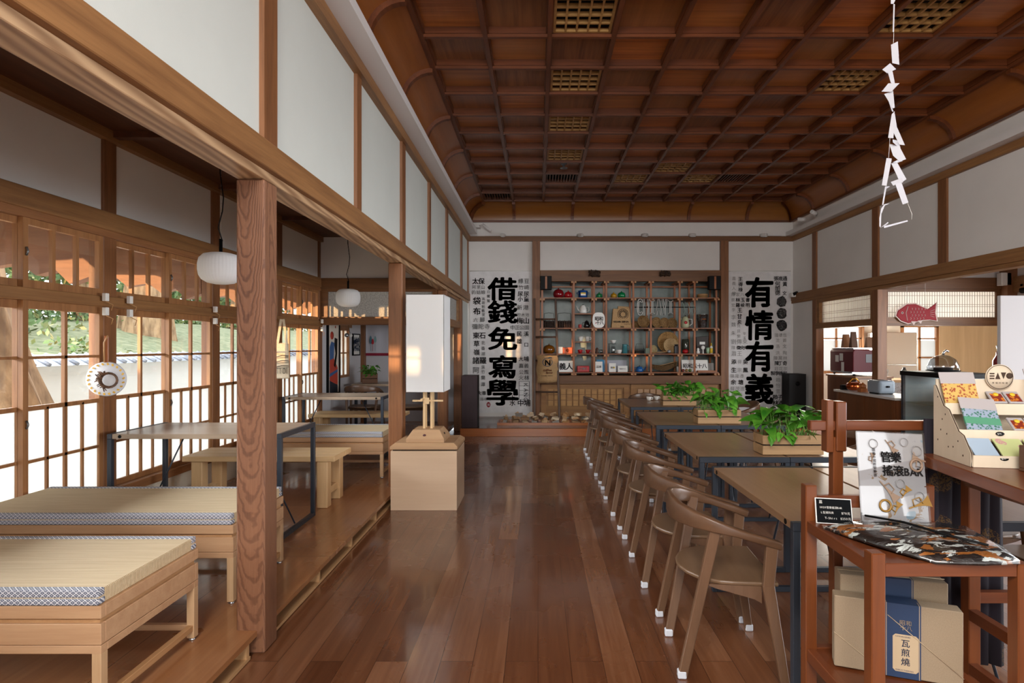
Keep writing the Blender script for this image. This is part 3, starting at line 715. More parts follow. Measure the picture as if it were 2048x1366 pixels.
# ---------------------------------------------------------------- solid pine benches
def pine_bench(label):
    t = thing('pine_bench', label, 'bench', group='solid pine benches'); L, D, Hh = 1.26, .42, .433
    m = MB()
    for k in range(3): m.box(0,L,k*D/3+.001,(k+1)*D/3-.001,Hh-.045,Hh)
    m.obj('seat', PINE, t, .004)
    for x in (.065, L-.065-.09):
        for y in (.02, D-.02-.09): B(x,x+.09,y,y+.09,0,Hh-.046).obj('leg', PINEZ, t, .005)
        B(x+.02,x+.07,.11,D-.11,.09,.15).obj('cross_rail', PINE, t, .003)
    return t
pn = pine_bench('chunky solid pine bench right behind the front black-framed table'); pn.location = (-2.94,4.64,.111)
pn['label'] = 'chunky pine bench between the front black-framed table and third tatami bench'
dup(pn, (-3.06,7.48,.111), 0, 'chunky pine bench before the opening to the side room')

# ---------------------------------------------------------------- round-back chairs
def chair(label, group):
    t = thing('dining_chair', label, 'chair', group=group)    # local: faces +x, origin on floor between the rear feet
    path = [(.405,.232,.607),(.33,.243,.632),(.22,.252,.665),(.12,.243,.692),(.05,.205,.706),(.0,.13,.713),(-.018,.06,.716)]
    path = path+[(-.022,0,.716)]+[(x,-y,z) for x, y, z in path[::-1]]
    n = len(path); rings = []
    for i, p in enumerate(path):
        a = (Vector(path[min(i+1,n-1)])-Vector(path[max(i-1,0)])).normalized(); r = a.cross(Vector((0,0,1))).normalized(); u = r.cross(a).normalized()
        s = abs(i-n//2)/(n//2); q = max(0, 1-s*1.45); h = .017+.04*q**.8; wv_ = .021-.01*q
        lean = Vector((-.25*q,0,0)) if 0 else 0
        c = Vector(p)
        rings.append([c-r*wv_-u*h, c+r*wv_-u*h, c+r*wv_+u*h, c-r*wv_+u*h])
    m = MB(); m.smooth = False; m.loft(rings); bo = m.obj('backrest', CHAIRW, t, .007, seg=2)
    for p in bo.data.polygons: p.use_smooth = True
    for s in (-1, 1):
        l = MB().bar((0,.18*s,.0),(.135,.236*s,.69),.024,.04,(1,0,0),.03,.046).obj('leg', CHAIRZ, t, .004)
        B(-.019,.019,.18*s-.017,.18*s+.017,0,.036).obj('foot_cap', CAP, l, .005)
        m = MB(); m.bar((.35,.238*s,.43),(.365,.24*s,.615),.026,.046,(1,0,0),.028,.05); m.bar((.418,.262*s,.0),(.35,.238*s,.44),.024,.036,(1,0,0),.027,.05)
        l = m.obj('leg', CHAIRZ, t, .003)
        B(.399,.437,.262*s-.017,.262*s+.017,0,.036).obj('foot_cap', CAP, l, .005)
        MB().prism([(.09,.212*s,.428),(.33,.222*s,.428),(.33,.222*s,.355),(.30,.222*s,.372),(.14,.214*s,.41)], (0,-.016*s,0)).obj('apron', CHAIRZ, t)
    B(.31,.332,-.21,.21,.36,.428).obj('apron', CHAIRZ, t, .002)
    out = [(.40,-.225),(.40,.225)]; 
    for k in range(13):
        a = pi/2+pi*k/12; out.append((.21+.215*cos(a)*.95, .222*sin(a)))
    m = MB(); m.prism([(x,y,.428) for x, y in out], (0,0,.018)); m.obj('seat', SEATW, t, .006, seg=2)
    return t
ys = [2.653,3.215,4.066,4.64,5.518,6.11,7.02,7.64]
ordn = ['first','second','third','fourth','fifth','sixth','seventh','eighth']
GRA = 'round-back chairs on the aisle side of the long tables'
c0 = chair('round-back walnut chair closest to the red display rack, aisle side of the tables', GRA); c0.location = (.645,ys[0],0); c0.rotation_euler.z = radians(-4)
for i in range(1, 8):
    dup(c0, (.645+.003*(i % 3),ys[i],0), radians([0,2,-1,1,-2,1,0,-1][i]), 'round-back walnut chair, %s in the aisle-side row counted from the display rack' % ordn[i] if i < 7 else 'round-back walnut chair beside the wood offcut pile, last of the aisle-side row', GRA)
GRB = 'round-back chairs on the kitchen side of the long tables'
for i in (0,1,2,3,5,6):
    dup(c0, (2.70,ys[i],0), pi+radians([1,-2,2,0,0,-1,2,0][i]), 'round-back walnut chair, kitchen side of the tables, opposite the %s aisle-side chair' % ordn[i], GRB)
dup(c0, (1.56,8.20,0), radians(-90), 'dark round-back chair at the far table head before the lattice cupboard', 'round-back chairs at the table head')
for x, l_ in ((-2.62,'round-back chair seen beyond the far pine bench, under the potted plant'),(-1.9,'round-back chair beside the lamp pillar, in the side room')):
    dup(c0, (x,8.25,.111), radians(90), l_, 'round-back chairs in the side room')
# ---------------------------------------------------------------- long dining tables: pairs side by side
tb = frame_table('dark oak dining table, aisle half of the pair beside the red display rack', 1.08, .58, DTOP, DTEDGE, 'dark oak dining tables')
names = ['beside the red display rack','second from the display rack','third from the display rack','before the lattice cupboard']
first = True
for k, (y, x) in enumerate(((2.28,1.035),(3.615,1.04),(5.06,1.065),(6.565,1.085))):
    for h in range(2):
        lab = 'dark oak dining table, %s half of the pair %s' % (('aisle','kitchen')[h], names[k])
        # rotated a quarter turn: local x runs away from the viewer
        if first: tb.location = (x+.58,y,0); tb.rotation_euler = (0,0,pi/2); first = False
        else: dup(tb, (x+.58*(h+1)+.004*h,y,0), pi/2, lab)

# ---------------------------------------------------------------- planters with pothos
LEAF, nt, bs = mat('pothos_leaf')
nt.links.new(ramp(nt, noise(nt, coords(nt), 14, 3), [(.3, srgb('#27661a')), (.7, srgb('#62a334'))]), bs.inputs['Base Color']); bs.inputs['Roughness'].default_value = .32
bs.inputs['Subsurface Weight'].default_value = .0
STEM = plain('green_stem', '#6f9a45', .5)
SOIL = noisy('dark_soil', '#20140c', '#3a281a', 40, .9)
CRATE = wood('crate_slat', '#8a6a48', '#b8966c', 'x', .55, 24)
CRATED = wood('brown_crate_slat', '#5a3a22', '#84593a', 'x', .55, 24)
def leaf(m, base, direc, size, droop=.3, roll=0.0):
    d = Vector(direc).normalized(); s = d.cross(Vector((0,0,1))); s = s.normalized() if s.length > .05 else Vector((1,0,0))
    n = s.cross(d).normalized(); s = (s*cos(roll)+n*sin(roll)); n = s.cross(d).normalized()
    prof = [(0,.0,0),(.02,.2,.0),(.2,.36,.05),(.42,.34,.05),(.72,.19,-.02),(1,.0,-.14)]
    rows = []
    for u, w_, h in prof:
        c = Vector(base)+d*(u*size)+n*((h-droop*u*u)*size)
        rows.append([c-s*(w_*size*.85)+n*(.10*w_*size), c, c+s*(w_*size*.85)+n*(.10*w_*size)])
    ids = [m.add(r) for r in rows]; m.smooth = True
    for a, b in zip(ids, ids[1:]):
        m.face(a,a+1,b+1,b); m.face(a+1,a+2,b+2,b+1)
    m.smooth = False
def planter(label, loc, rz, L, D, Hh, nleaf, hgt, crate, seed, cat='planter', leafsize=.085):
    t = thing('planter_box', label, cat, loc, rz, 'wooden planter boxes with green plants'); r = random.Random(seed)
    sl = (Hh-.012)/2
    for z0 in (0,sl+.01):
        z0 += .002
        B(0,L,0,.01,z0,z0+sl).obj('slat', crate, t, .0015); B(0,L,D-.01,D,z0,z0+sl).obj('slat', crate, t, .0015)
        B(0,.01,.011,D-.011,z0,z0+sl).obj('slat', crate, t); B(L-.01,L,.011,D-.011,z0,z0+sl).obj('slat', crate, t)
    m = MB()
    for x in (.012,L-.03):
        for y in (.012,D-.03): m.box(x,x+.018,y,y+.018,.0,Hh-.004)
    m.obj('corner_post', crate, t)
    B(.011,L-.011,.011,D-.011,.006,Hh*.8).obj('soil', SOIL, t)
    f = MB(); g = MB()
    for k in range(nleaf):
        bx, by = r.uniform(.03,L-.03), r.uniform(.03,D-.03); a = r.uniform(0,2*pi); rad = r.uniform(.01,.09); h = r.uniform(.25,1)*hgt*(1-.5*abs(bx/L-.5)*r.random())
        tip = Vector((bx+rad*cos(a), by+rad*sin(a)*.9, Hh*.85+h)); base = Vector((bx,by,Hh*.78))
        mid = base.lerp(tip,.5)+Vector((cos(a)*.02,sin(a)*.02,.02))
        g.tube([base,mid,tip], .0022, 4, False)
        e = r.uniform(-.45,.75); leaf(f, tip, (cos(a)*cos(e),sin(a)*cos(e),sin(e)), r.uniform(.6,1.25)*leafsize, r.uniform(.1,.5), r.uniform(-.9,.9))
    for k in range(nleaf//6):                                   # a few trail over the rim
        bx = r.uniform(.04,L-.04); s = r.choice((-1,-1,1)); y0 = 0 if s < 0 else D
        p = Vector((bx,y0+s*.012,Hh+r.uniform(-.02,.03))); g.tube([Vector((bx,D/2,Hh*.8)),p+Vector((0,-s*.02,.03)),p], .0022, 4, False)
        leaf(f, p, (r.uniform(-.8,.8),s*.5,-.4), leafsize*r.uniform(.45,.75), .1, r.uniform(-.5,.5))
    g.obj('stem', STEM, t); f.obj('foliage', LEAF, t)
    return t
planter('wooden planter box of large pothos leaves, closest of three on the tables', (1.475,3.69,.741), 0, .40,.165,.128, 58, .20, CRATE, 3, leafsize=.13)
planter('wooden planter box of trailing pothos on the third table pair', (1.465,5.15,.741), 0, .395,.165,.128, 62, .19, CRATE, 5, leafsize=.115)
planter('wooden planter box of trailing pothos on the table before the lattice cupboard', (1.49,6.70,.741), 0, .395,.165,.12, 62, .17, CRATE, 8, leafsize=.115)
# side room table and plant
ts_ = thing('side_table', 'pale table in the side room carrying a brown planter', 'table', (-2.95,8.88,.111))
B(0,1.45,0,.6,.705,.74).obj('tabletop', TTOP, ts_, .002)
for x in (.04,1.37):
    for y in (.04,.52): B(x,x+.04,y,y+.04,0,.705).obj('leg', STEEL, ts_)
planter('dark brown planter of bright fern leaves on the side room table', (-2.82,9.02,.852), radians(18), .24,.2,.15, 60, .15, CRATED, 12, leafsize=.075)

# ---------------------------------------------------------------- standing lamp on its box
lb = thing('lamp_plinth', 'square pale wooden box carrying the white shade lamp', 'plinth', (-1.31,4.977,0))
B(.005,.592,.0,.5,0,.525).obj('body', LAMPW, lb, .002)
m = MB(); m.hexa([(0,-.004,.54),(.597,-.004,.54),(.597,.504,.54),(0,.504,.54)], [(.0,-.004,.565),(.597,-.004,.565),(.597,.504,.565),(0,.504,.565)])
m.hexa([(.0,-.004,.565),(.597,-.004,.565),(.597,.504,.565),(0,.504,.565)], [(.035,.03,.592),(.56,.03,.592),(.56,.47,.592),(.035,.47,.592)])
m.obj('lid', LAMPW2, lb); B(.02,.577,.015,.485,.525,.54).obj('lid_gap', plain('gap_shadow_wood','#3a2a1c',.8), lb)
lm = thing('floor_lamp', 'tall square white paper lamp standing on the pale wooden box', 'lamp', (-1.01,5.2,.592))
MB().hexa([(-.17,-.17,0),(.17,-.17,0),(.17,.17,0),(-.17,.17,0)], [(-.17,-.17,.03),(.17,-.17,.03),(.17,.17,.03),(-.17,.17,.03)]).hexa([(-.17,-.17,.03),(.17,-.17,.03),(.17,.17,.03),(-.17,.17,.03)], [(-.12,-.12,.108),(.12,-.12,.108),(.12,.12,.108),(-.12,.12,.108)]).obj('base', LAMPW2, lm, .002)
for x in (-.045,.022):
    for y in (-.04,.025): B(x,x+.022,y,y+.022,.1,1.2).obj('post', LAMPZ, lm)
B(-.14,.14,-.052,-.038,.355,.37).obj('cross_bar', LAMPZ, lm); B(-.052,-.036,-.12,.12,.372,.386).obj('cross_bar', LAMPZ, lm); B(-.03,.015,-.06,-.052,.335,.39).obj('joint_block', LAMPZ, lm)
MB().sphere((-.01,-.148,.06), .016, 10, (1,.6,.8)).obj('switch_knob', plain('dark_red_knob','#4a1c22',.35), lm)
MB().sphere((.148,-.03,.06), .015, 10, (.6,1,.8)).obj('switch_knob', BLACK, lm)
m = MB(); a, b = .17, .18
for q in (((-a,-b),(a,-b)),((a,-b),(a,b)),((a,b),(-a,b)),((-a,b),(-a,-b))):
    (x0,y0),(x1,y1) = q; m.quad((x0,y0,.452),(x1,y1,.452),(x1,y1,1.325),(x0,y0,1.325))
m.quad((-a,-b,1.325),(a,-b,1.325),(a,b,1.325),(-a,b,1.325))
so = m.obj('lamp_shade', SHADE, lm); sm_ = so.modifiers.new('paper', 'SOLIDIFY'); sm_.thickness = .003

# ---------------------------------------------------------------- pendants over the raised-floor tables
def pendant(label, loc):
    t = thing('pendant_lamp', label, 'lamp', loc, 0, 'ribbed opal pendant lamps')
    pr = [(.028,.108),(.075,.11),(.115,.098),(.142,.068),(.15,.025),(.15,-.015),(.143,-.055),(.125,-.086),(.09,-.108),(.045,-.117),(0.0,-.118)]
    MB().lathe(pr, (0,0,0), 120, 'z', .012, 40).obj('globe', GLOBE, t)
    MB().lathe([(.045,.106),(.045,.112),(.012,.114),(.012,.215),(0,.216)], (0,0,0), 14).obj('cap', BLACK, t)
    zc = 3.0-loc[2]
    MB().tube([(0.012,0,.2),(-.02,0,.30),(.012,0,.42),(.02,0,.52),(-.005,0,.7),(0,0,zc)], .0045, 6).obj('cord', BLACK, t)
    MB().tube([(0.002,0,.2),(.002,0,zc)], .0012, 4).obj('suspension_wire', METAL, t)
    MB().lathe([(.05,zc-.03),(.05,zc)], (0,0,0), 16).obj('ceiling_rose', BLACK, t)
    return t
p0 = pendant('ribbed white globe pendant half hidden by the weathered pillar', (-2.34,4.15,2.03))
dup(p0, (-2.43,7.2,2.07), 0, 'ribbed white globe pendant before the figured-glass transom')
# ---------------------------------------------------------------- shelf lattice in the alcove
SHW = wood('shelf_bar', '#77401a', '#b56a33', 'z', .4, 26); SHX = wood('shelf_board', '#6b3a18', '#a5602d', 'x', .4, 26)
ENDG = plain('bar_end_grain', '#b58a5c', .6)
sh = thing('shelf_lattice', 'red-brown open shelf lattice filling the end wall alcove', 'shelf', (0,10.5,.9))
VX = [.078,.667,1.045,1.273,1.777,2.105,2.641,2.921,3.326]
ZS = [.051,.397,.877,1.442,1.764]
def sx(px): return (px-CX)*10.5/K
for x in VX:
    B(x-.017,x+.017,-.017,.017,0,1.755).obj('upright', SHW, sh); B(x-.017,x+.017,.37,.404,0,1.755).obj('upright', SHW, sh)
    for z in ZS:
        m = MB(); m.box(x-.05,x-.016,-.05,.42,z-.042,z-.008); m.box(x+.016,x+.05,-.05,.42,z-.042,z-.008)
        m.obj('cross_rail', ENDG if z < 0 else wood('rail_y','#77401a','#b56a33','y',.4,26) if 'rail_y' not in bpy.data.materials else bpy.data.materials['rail_y'], sh)
        m = MB(); m.box(x-.047,x-.019,-.0505,-.05,z-.039,z-.011); m.box(x+.019,x+.047,-.0505,-.05,z-.039,z-.011); m.obj('bar_end', ENDG, sh)
for z in ZS[:4]: B(.04,3.37,-.02,.40,z-.006,z+.012).obj('shelf_board', SHX, sh)
B(.04,3.37,.385,.41,1.68,1.71).obj('top_rail', SHX, sh)
for x0, x1, z in ((.667,1.045,1.15),(.667,1.045,.625)): B(x0+.02,x1-.02,-.01,.38,z-.008,z+.01).obj('small_shelf', SHX, sh)
F = [ .9+z+.0125 for z in ZS ]       # top faces of the shelf boards
def itm(name, label, cat, mb, m, px, z, dy=.15, group=None, **k):
    o = mb.obj(name, m, None, k.get('bevel', 0), label, cat, group, loc=(sx(px)*(10.5+dy)/10.5, 10.5+dy, z)); return o
def jar(px, z, r, h, colr, label, dy=.15, name='lidded_jar'):
    g = plain(name+'_glaze_'+colr[1:], colr, .12, 0, None, .5)
    o = itm(name, label, 'jar', MB().lathe([(r*.55,0),(r*.9,h*.18),(r,h*.42),(r*.92,h*.68),(r*.7,h*.86),(r*.35,h*.97),(0,h)], n=20), g, px, z, dy)
    MB().sphere((0,0,h+.008), .014, 8).obj('lid_knob', g, o); return o
jar(1117,F[3],.105,.175,'#7c141c','dark red domed jar on the top shelf beside the black speaker')
jar(1136.5,F[3],.08,.125,'#b51e24','small bright red domed jar beside the bigger dark red jar')
jar(1198.5,F[3],.06,.095,'#1c8a4e','small green domed jar alone in its top shelf bay')
jar(1227.5,F[3],.062,.095,'#b08418','mustard yellow domed jar on the top shelf beside a green one')
jar(1243,F[3],.078,.118,'#117a45','green domed jar on the top shelf touching the mustard jar')
jar(1098,F[1],.115,.165,'#7d4a12','big amber jar on the shelf just above the hanging kraft sack')
bp = itm('enamel_pot', 'blue enamel pot with a yellow-white label on the top shelf', 'pot', MB().lathe([(.075,0),(.085,.01),(.088,.125),(.095,.13),(.09,.14),(.05,.152),(0,.156)], n=20), plain('blue_enamel','#1f4f94',.2,0,None,.4), 1166, F[3])
MB().sphere((0,0,.165), .014, 8).obj('lid_knob', BLACK, bp)
MB().tube([(-.088,0,.11),(-.12,0,.105),(-.118,0,.085),(-.088,0,.08)], .007, 6).obj('handle', plain('blue_handle','#1f4f94',.3), bp); MB().tube([(.088,0,.11),(.12,0,.105),(.118,0,.085),(.088,0,.08)], .007, 6).obj('handle', bpy.data.materials['blue_handle'], bp)
m = MB(); m.box(-.05,.045,-.094,-.0885,.045,.1); m.cur = 1; m.box(-.05,.045,-.0945,-.094,.075,.1); m.obj('label_card', [WHITEC, plain('label_yellow','#d9b52c',.6)], bp)
bo = itm('steamer_box', 'round pale wooden steamer on the top shelf beside the kitchen-side speaker', 'box', MB().lathe([(.095,0),(.095,.045),(.1,.045),(.1,.075),(.09,.08),(0,.08)], n=24), ENDG, 1405, F[3])
for px, l_ in ((1092,'black bracket speaker hanging at the ladder end of the shelf'),(1430,'black bracket speaker hanging at the kitchen end of the shelf')):
    s_ = thing('wall_speaker', l_, 'speaker', (sx(px)*.985,10.34,2.49), 0, 'shelf corner speakers')
    B(-.105,.105,0,.12,0,.25).obj('cabinet', BLACK, s_, .006); B(-.015,.02,-.006,0,.01,.24).obj('wood_strip', SHW, s_); B(-.03,.03,.12,.16,.1,.16).obj('bracket', BLACK, s_)
def basket(px, label, w=.2):
    t = thing('wire_basket', label, 'basket', (sx(px)*1.012,10.63,F[2]+.003), 0, 'dark baskets with wire handles'); WK = noisy('dark_wicker','#1d110c','#40271a',60,.7) if 'dark_wicker' not in bpy.data.materials else bpy.data.materials['dark_wicker']
    m = MB(); d = .1
    for k in range(5):
        z = .01+k*.027; m.tube([(-w/2,-d,z),(w/2,-d,z),(w/2,d,z),(-w/2,d,z)], .011, 6, closed=True)
    for i in range(7): m.box(-w/2+i*w/6-.006,-w/2+i*w/6+.006,-d-.012,-d+.0,0,.13+(.012 if i % 2 else 0))
    m.box(-w/2,w/2,-d,d,0,.012); m.obj('wicker_body', WK, t)
    MB().tube([(-w/2,0,.13),(-w/2+.01,0,.27),(0,0,.285),(w/2-.01,0,.27),(w/2,0,.13)], .004, 6).obj('handle', BLACK, t)
basket(1098,'dark woven basket with thin wire handle behind the ladder rail'); basket(1128.5,'dark woven basket with tall square wire handle next to the kettle bay', .26)
def pot(px, z, r, h, m_, label, name, spout=1, dy=.12, knob=None, handle='side'):
    t = thing(name, label, 'teapot', (sx(px)*(10.5+dy)/10.5,10.5+dy,z))
    MB().lathe([(r*.75,0),(r,h*.15),(r*.95,h*.5),(r*.72,h*.9),(r*.6,h)], n=20).obj('body', m_, t)
    MB().lathe([(r*.62,h),(r*.5,h*1.07),(.0,h*1.12)], n=16).obj('lid', m_, t); MB().sphere((0,0,h*1.16), r*.13, 8).obj('lid_knob', knob or BLACK, t)
    MB().tube([(-spout*r*.8,0,h*.3),(-spout*r*1.3,0,h*.55),(-spout*r*1.65,0,h*1.0)], [r*.24,r*.17,r*.1], 8).obj('spout', m_, t)
    if handle == 'side': MB().tube([(spout*r*.8,0,h*.85),(spout*r*1.45,0,h*.8),(spout*r*1.5,0,h*.4),(spout*r*.95,0,h*.2)], r*.09, 8).obj('handle', m_, t)
    return t
pot(1166,.9+1.162,.075,.145,WHITEC,'white enamel kettle with long spout on the small upper shelf','kettle')
pot(1173.5,F[2],.055,.125,plain('black_enamel','#0e0e10',.2,0,None,.4),'small black pot behind the oval plaque','kettle',-1)
itm('candle', 'short coral red candle beside the black pot', 'candle', MB().lathe([(.032,0),(.033,.06),(.025,.068),(0,.066)], n=14), plain('coral_wax','#c24a44',.5), 1160, F[2], .1)
pl_ = thing('plaque', 'white rounded plaque with black brush lettering on the second shelf', 'sign', (sx(1197),10.46,F[2]))
m = MB(); pts = [(.115*cos(t)*abs(cos(t))**-.35 if abs(cos(t)) > .01 else 0, 0, .143+.143*sin(t)*abs(sin(t))**-.15 if abs(sin(t)) > .01 else .143) for t in [2*pi*k/40+.013 for k in range(40)]]
pts = [(max(-.115,min(.115,x)),y,max(0,min(.286,z))) for x, y, z in pts]
m.prism(pts, (0,.018,0)); m.obj('board', WHITEC, pl_)
m = MB(); m.glyphs('昭和', (0.005,-.002,.17), (1,0,0), (0,0,1), .085, .03, step=.9); m.glyphs('十八', (0.02,-.002,.095), (1,0,0), (0,0,1), .08, .03, step=.9); m.obj('lettering', INK, pl_)
B(-.06,-.045,-.002,-.001,.075,.1).obj('seal_mark', RED, pl_)
kb_ = thing('kraft_bag', 'tall kraft flour bag printed with a round crest on the second shelf', 'bag', (sx(1242.5)*1.005,10.56,F[2]))
m = MB(); m.hexa([(-.19,-.05,0),(.19,-.05,0),(.19,.09,0),(-.19,.09,0)], [(-.155,-.02,.36),(.16,-.02,.36),(.16,.05,.36),(-.155,.05,.36)])
m.hexa([(-.07,-.018,.36),(.15,-.018,.36),(.15,.04,.36),(-.07,.04,.36)], [(-.06,.0,.41),(.145,.0,.40),(.145,.02,.40),(-.06,.02,.41)]); m.obj('paper_body', KRAFT, kb_, .006)
m = MB(); m.glyphs('NISSHIN SEIFUN', (-.155,-.047,.115), (1,0,0), (0,.083,1), .045, .03); m.glyphs('FLOUR MILL', (.05,-.047,.07), (1,0,0), (0,.083,1), .022, .01); m.glyphs('1900', (-.02,-.052,.02), (1,0,0), (0,.083,1), .04, .03)
for r_ in (.1,.078,.05): m.tube([(.03+r_*cos(2*pi*k/28),-.033,.255+r_*sin(2*pi*k/28)) for k in range(28)], .004, 4, closed=True)
for k in range(14):
    a = 2*pi*k/14; m.tube([(.03+.052*cos(a),-.032,.255+.052*sin(a)),(.03+.074*cos(a+.15),-.032,.255+.074*sin(a+.15))], .006, 4)
m.obj('printed_crest', INK, kb_)
# wire letters on a bar
wl = thing('wire_letters', 'row of white wire outline letters hung on a dark bar', 'sign', (0,10.40,2.09))
MB().tube([(sx(1268),.03,.08),(sx(1388),.03,.08)], .008, 6).obj('bar', BLACK, wl)
WIRE = plain('white_wire', '#d8d5cf', .4)
def outline(pts, cx_, w_, r=.006):
    MB().tube([(cx_+x*w_,0,z*.30-.07) for x, z in pts], r, 6, closed=True).obj('letter', WIRE, wl)
LW = .145
lets = {'C':[(.95,.8),(.8,.97),(.5,1),(.2,.95),(.05,.7),(0,.5),(.05,.25),(.2,.05),(.5,0),(.8,.03),(.95,.2),(.75,.22),(.5,.13),(.3,.2),(.22,.5),(.3,.8),(.5,.87),(.75,.78)],
'H':[(0,0),(.22,0),(.22,.42),(.7,.42),(.7,0),(.95,0),(.95,1),(.7,1),(.7,.58),(.22,.58),(.22,1),(0,1)],
'I':[(.1,0),(.9,0),(.9,.12),(.62,.14),(.62,.86),(.9,.88),(.9,1),(.1,1),(.1,.88),(.38,.86),(.38,.14),(.1,.12)],
'A':[(0,0),(.22,0),(.34,.28),(.66,.28),(.78,0),(1,0),(.6,1),(.4,1)],
'Y':[(.38,0),(.62,0),(.62,.42),(1,1),(.76,1),(.5,.6),(.24,1),(0,1),(.38,.42)]}
for k, ch in enumerate('CHIAYI'): outline(lets[ch], sx(1272.5)+k*.113, .105 if ch != 'A' else .12)
for k, q in enumerate((.0,.055,.12)): 
    a = sx(1362)+k*.09; MB().tube([(a,0,.17),(a+.03,0,.1),(a+.05,0,.0),(a+.02,0,-.07),(a-.01,0,.0)], .005, 6).obj('letter', wire2 if False else plain('pale_green_wire%d' % k,'#8fa79a',.4), wl)
WICK = noisy('woven_bamboo', '#5d4023', '#a58252', 70, .8, bmp=.6)
def bowl(px, z, r, label, tilt, dy=.15, name='woven_basket', m_=None, depth=.5):
    o = itm(name, label, 'basket', MB().lathe([(.0,-r*depth),(r*.55,-r*depth*.93),(r*.88,-r*depth*.5),(r,0),(r*.93,.0),(r*.82,-r*depth*.45),(r*.5,-r*depth*.85),(0,-r*depth*.9)], n=24), m_ or WICK, px, z, dy)
    o.rotation_euler = tilt; return o
bowl(1287,F[2]+.115,.12,'round woven basket lying tilted on the second shelf',(radians(75),radians(25),0)).location.z = F[2]+.125
bowl(1271,F[2]+.06,.08,'small woven basket half behind a shelf upright',(radians(70),radians(-20),0), .2)
for k, px in enumerate((1314,1330,1345)): bowl(px,F[2]+.105-.004*k,.105,'woven round basket, %s of three leaning in a row on the second shelf' % ('first','middle','last')[k],(radians(80),radians(8),radians(12)), .14+.05*k)
ep = pot(1370.5,F[2],.08,.2,plain('pale_green_enamel','#b9bd9a',.25,0,None,.3),'tall pale green enamel coffee pot with a printed rooster','coffee_pot',-1)
for ch in list(ep.children):
    if ch.name.startswith('spout'): bpy.data.objects.remove(ch)
MB().tube([(.06,0,.17),(.125,0,.165),(.13,0,.08),(.075,0,.04)], .009, 8).obj('handle', WHITEC, ep)
m = MB(); m.lathe([(0,-.002),(.028,-.002),(.03,.002)], (-.01,-.083,.1), 12, 'y'); m.obj('printed_motif', RED, ep)
bk = itm('metal_bucket', 'silver metal bucket with wooden grip on the second shelf', 'bucket', MB().lathe([(.075,0),(.078,.005),(.108,.25),(.114,.255),(.106,.257),(.072,.02),(0,.018)], n=24), METAL, 1404.5, F[2], .12)
MB().tube([(-.1,-.03,.2),(-.05,-.108,.165),(.05,-.108,.165),(.1,-.03,.2)], .004, 6).obj('handle', METAL, bk); MB().tube([(-.035,-.11,.163),(.035,-.11,.163)], .011, 8).obj('wooden_grip', SHW, bk)
# third shelf
itm('white_carton', 'small white carton beside the orange tin', 'box', B(-.05,.05,-.04,.04,0,.125), WHITEC, 1120, F[1], .1, bevel=.004)
ob = itm('orange_tin', 'orange tin box on the third shelf beside the red cups', 'tin', B(-.09,.09,-.05,.05,0,.115), plain('orange_tin','#c9561a',.4), 1135, F[1], .1, bevel=.006)
MB().lathe([(0,-.002),(.03,-.002),(.031,.001)], (0,-.051,.06), 16, 'y').obj('round_print', plain('orange_print','#8f3a12',.5), ob)
def cup(px, z, r, h, m_, label, saucer=True, dy=.12, grp=None, side=1):
    t = thing('cup', label, 'cup', (sx(px)*(10.5+dy)/10.5,10.5+dy,z), 0, grp)
    b_ = .012 if saucer else 0
    MB().lathe([(r*.5,b_),(r*.6,b_+.004),(r*.9,b_+h*.5),(r,b_+h),(r*.92,b_+h),(r*.5,b_+.015),(0,b_+.012)], n=18).obj('bowl', m_, t)
    MB().tube([(side*r*.85,0,b_+h*.85),(side*r*1.45,0,b_+h*.75),(side*r*1.4,0,b_+h*.4),(side*r*.8,0,b_+h*.3)], .006, 6).obj('handle', m_, t)
    if saucer: MB().lathe([(r*.6,0),(r*1.25,.010),(r*1.25,.013),(r*.5,.006),(0,.006)], n=18).obj('saucer', m_, t)
    return t
cup(1161,.9+.636,.047,.08,WHITEC,'white cup on the small inner shelf, nearer the kraft sack',True)
cup(1175,.9+.636,.047,.08,WHITEC,'white cup on the small inner shelf, nearer the drip stand',True)
cup(1160,F[1],.045,.06,RED,'red cup and saucer below the white cups, nearer the orange tin',True); cup(1175.5,F[1],.045,.06,RED,'red cup and saucer below the white cups, nearer the brown figurine',True)
fg = itm('figurine', 'small brown carved figurine beside a little glass', 'figurine', MB().lathe([(.03,0),(.035,.02),(.022,.05),(.03,.075),(.018,.1),(0,.115)], n=12), plain('brown_clay','#4b2a1c',.6), 1194, F[1], .1)
itm('glass_tumbler', 'little clear glass tumbler on the third shelf', 'glass', MB().lathe([(.025,0),(.035,.075),(.033,.075),(.023,.004),(0,.004)], n=14), clear_glass('tumbler_glass',(.85,.9,.92,1),.2), 1202, F[1], .1)
ds = thing('drip_stand', 'coffee drip stand with white dripper over a glass server', 'coffee dripper', (sx(1226.5)*1.01,10.61,F[1]))
m = MB(); m.box(-.09,.05,-.05,.05,0,.012).box(-.085,-.073,-.01,.01,.01,.185).box(-.09,.05,-.045,.045,.178,.186); m.obj('stand', BLACK, ds)
MB().lathe([(.012,.187),(.025,.192),(.062,.25),(.06,.252),(.02,.2)], n=18).obj('dripper', WHITEC, ds); MB().lathe([(.04,.013),(.045,.02),(.042,.12),(.032,.13)], n=16).obj('glass_server', clear_glass('server_glass',(.75,.8,.82,1),.25), ds)
cup(1238,F[1],.055,.07,WHITEC,'white cup on the third shelf touching the teal mug',False,.06,None,-1)
tm_ = thing('mug', 'tall teal mug on the third shelf', 'mug', (sx(1249.5)*1.01,10.6,F[1])); TEAL = plain('teal_glaze','#3f7d85',.2,0,None,.4)
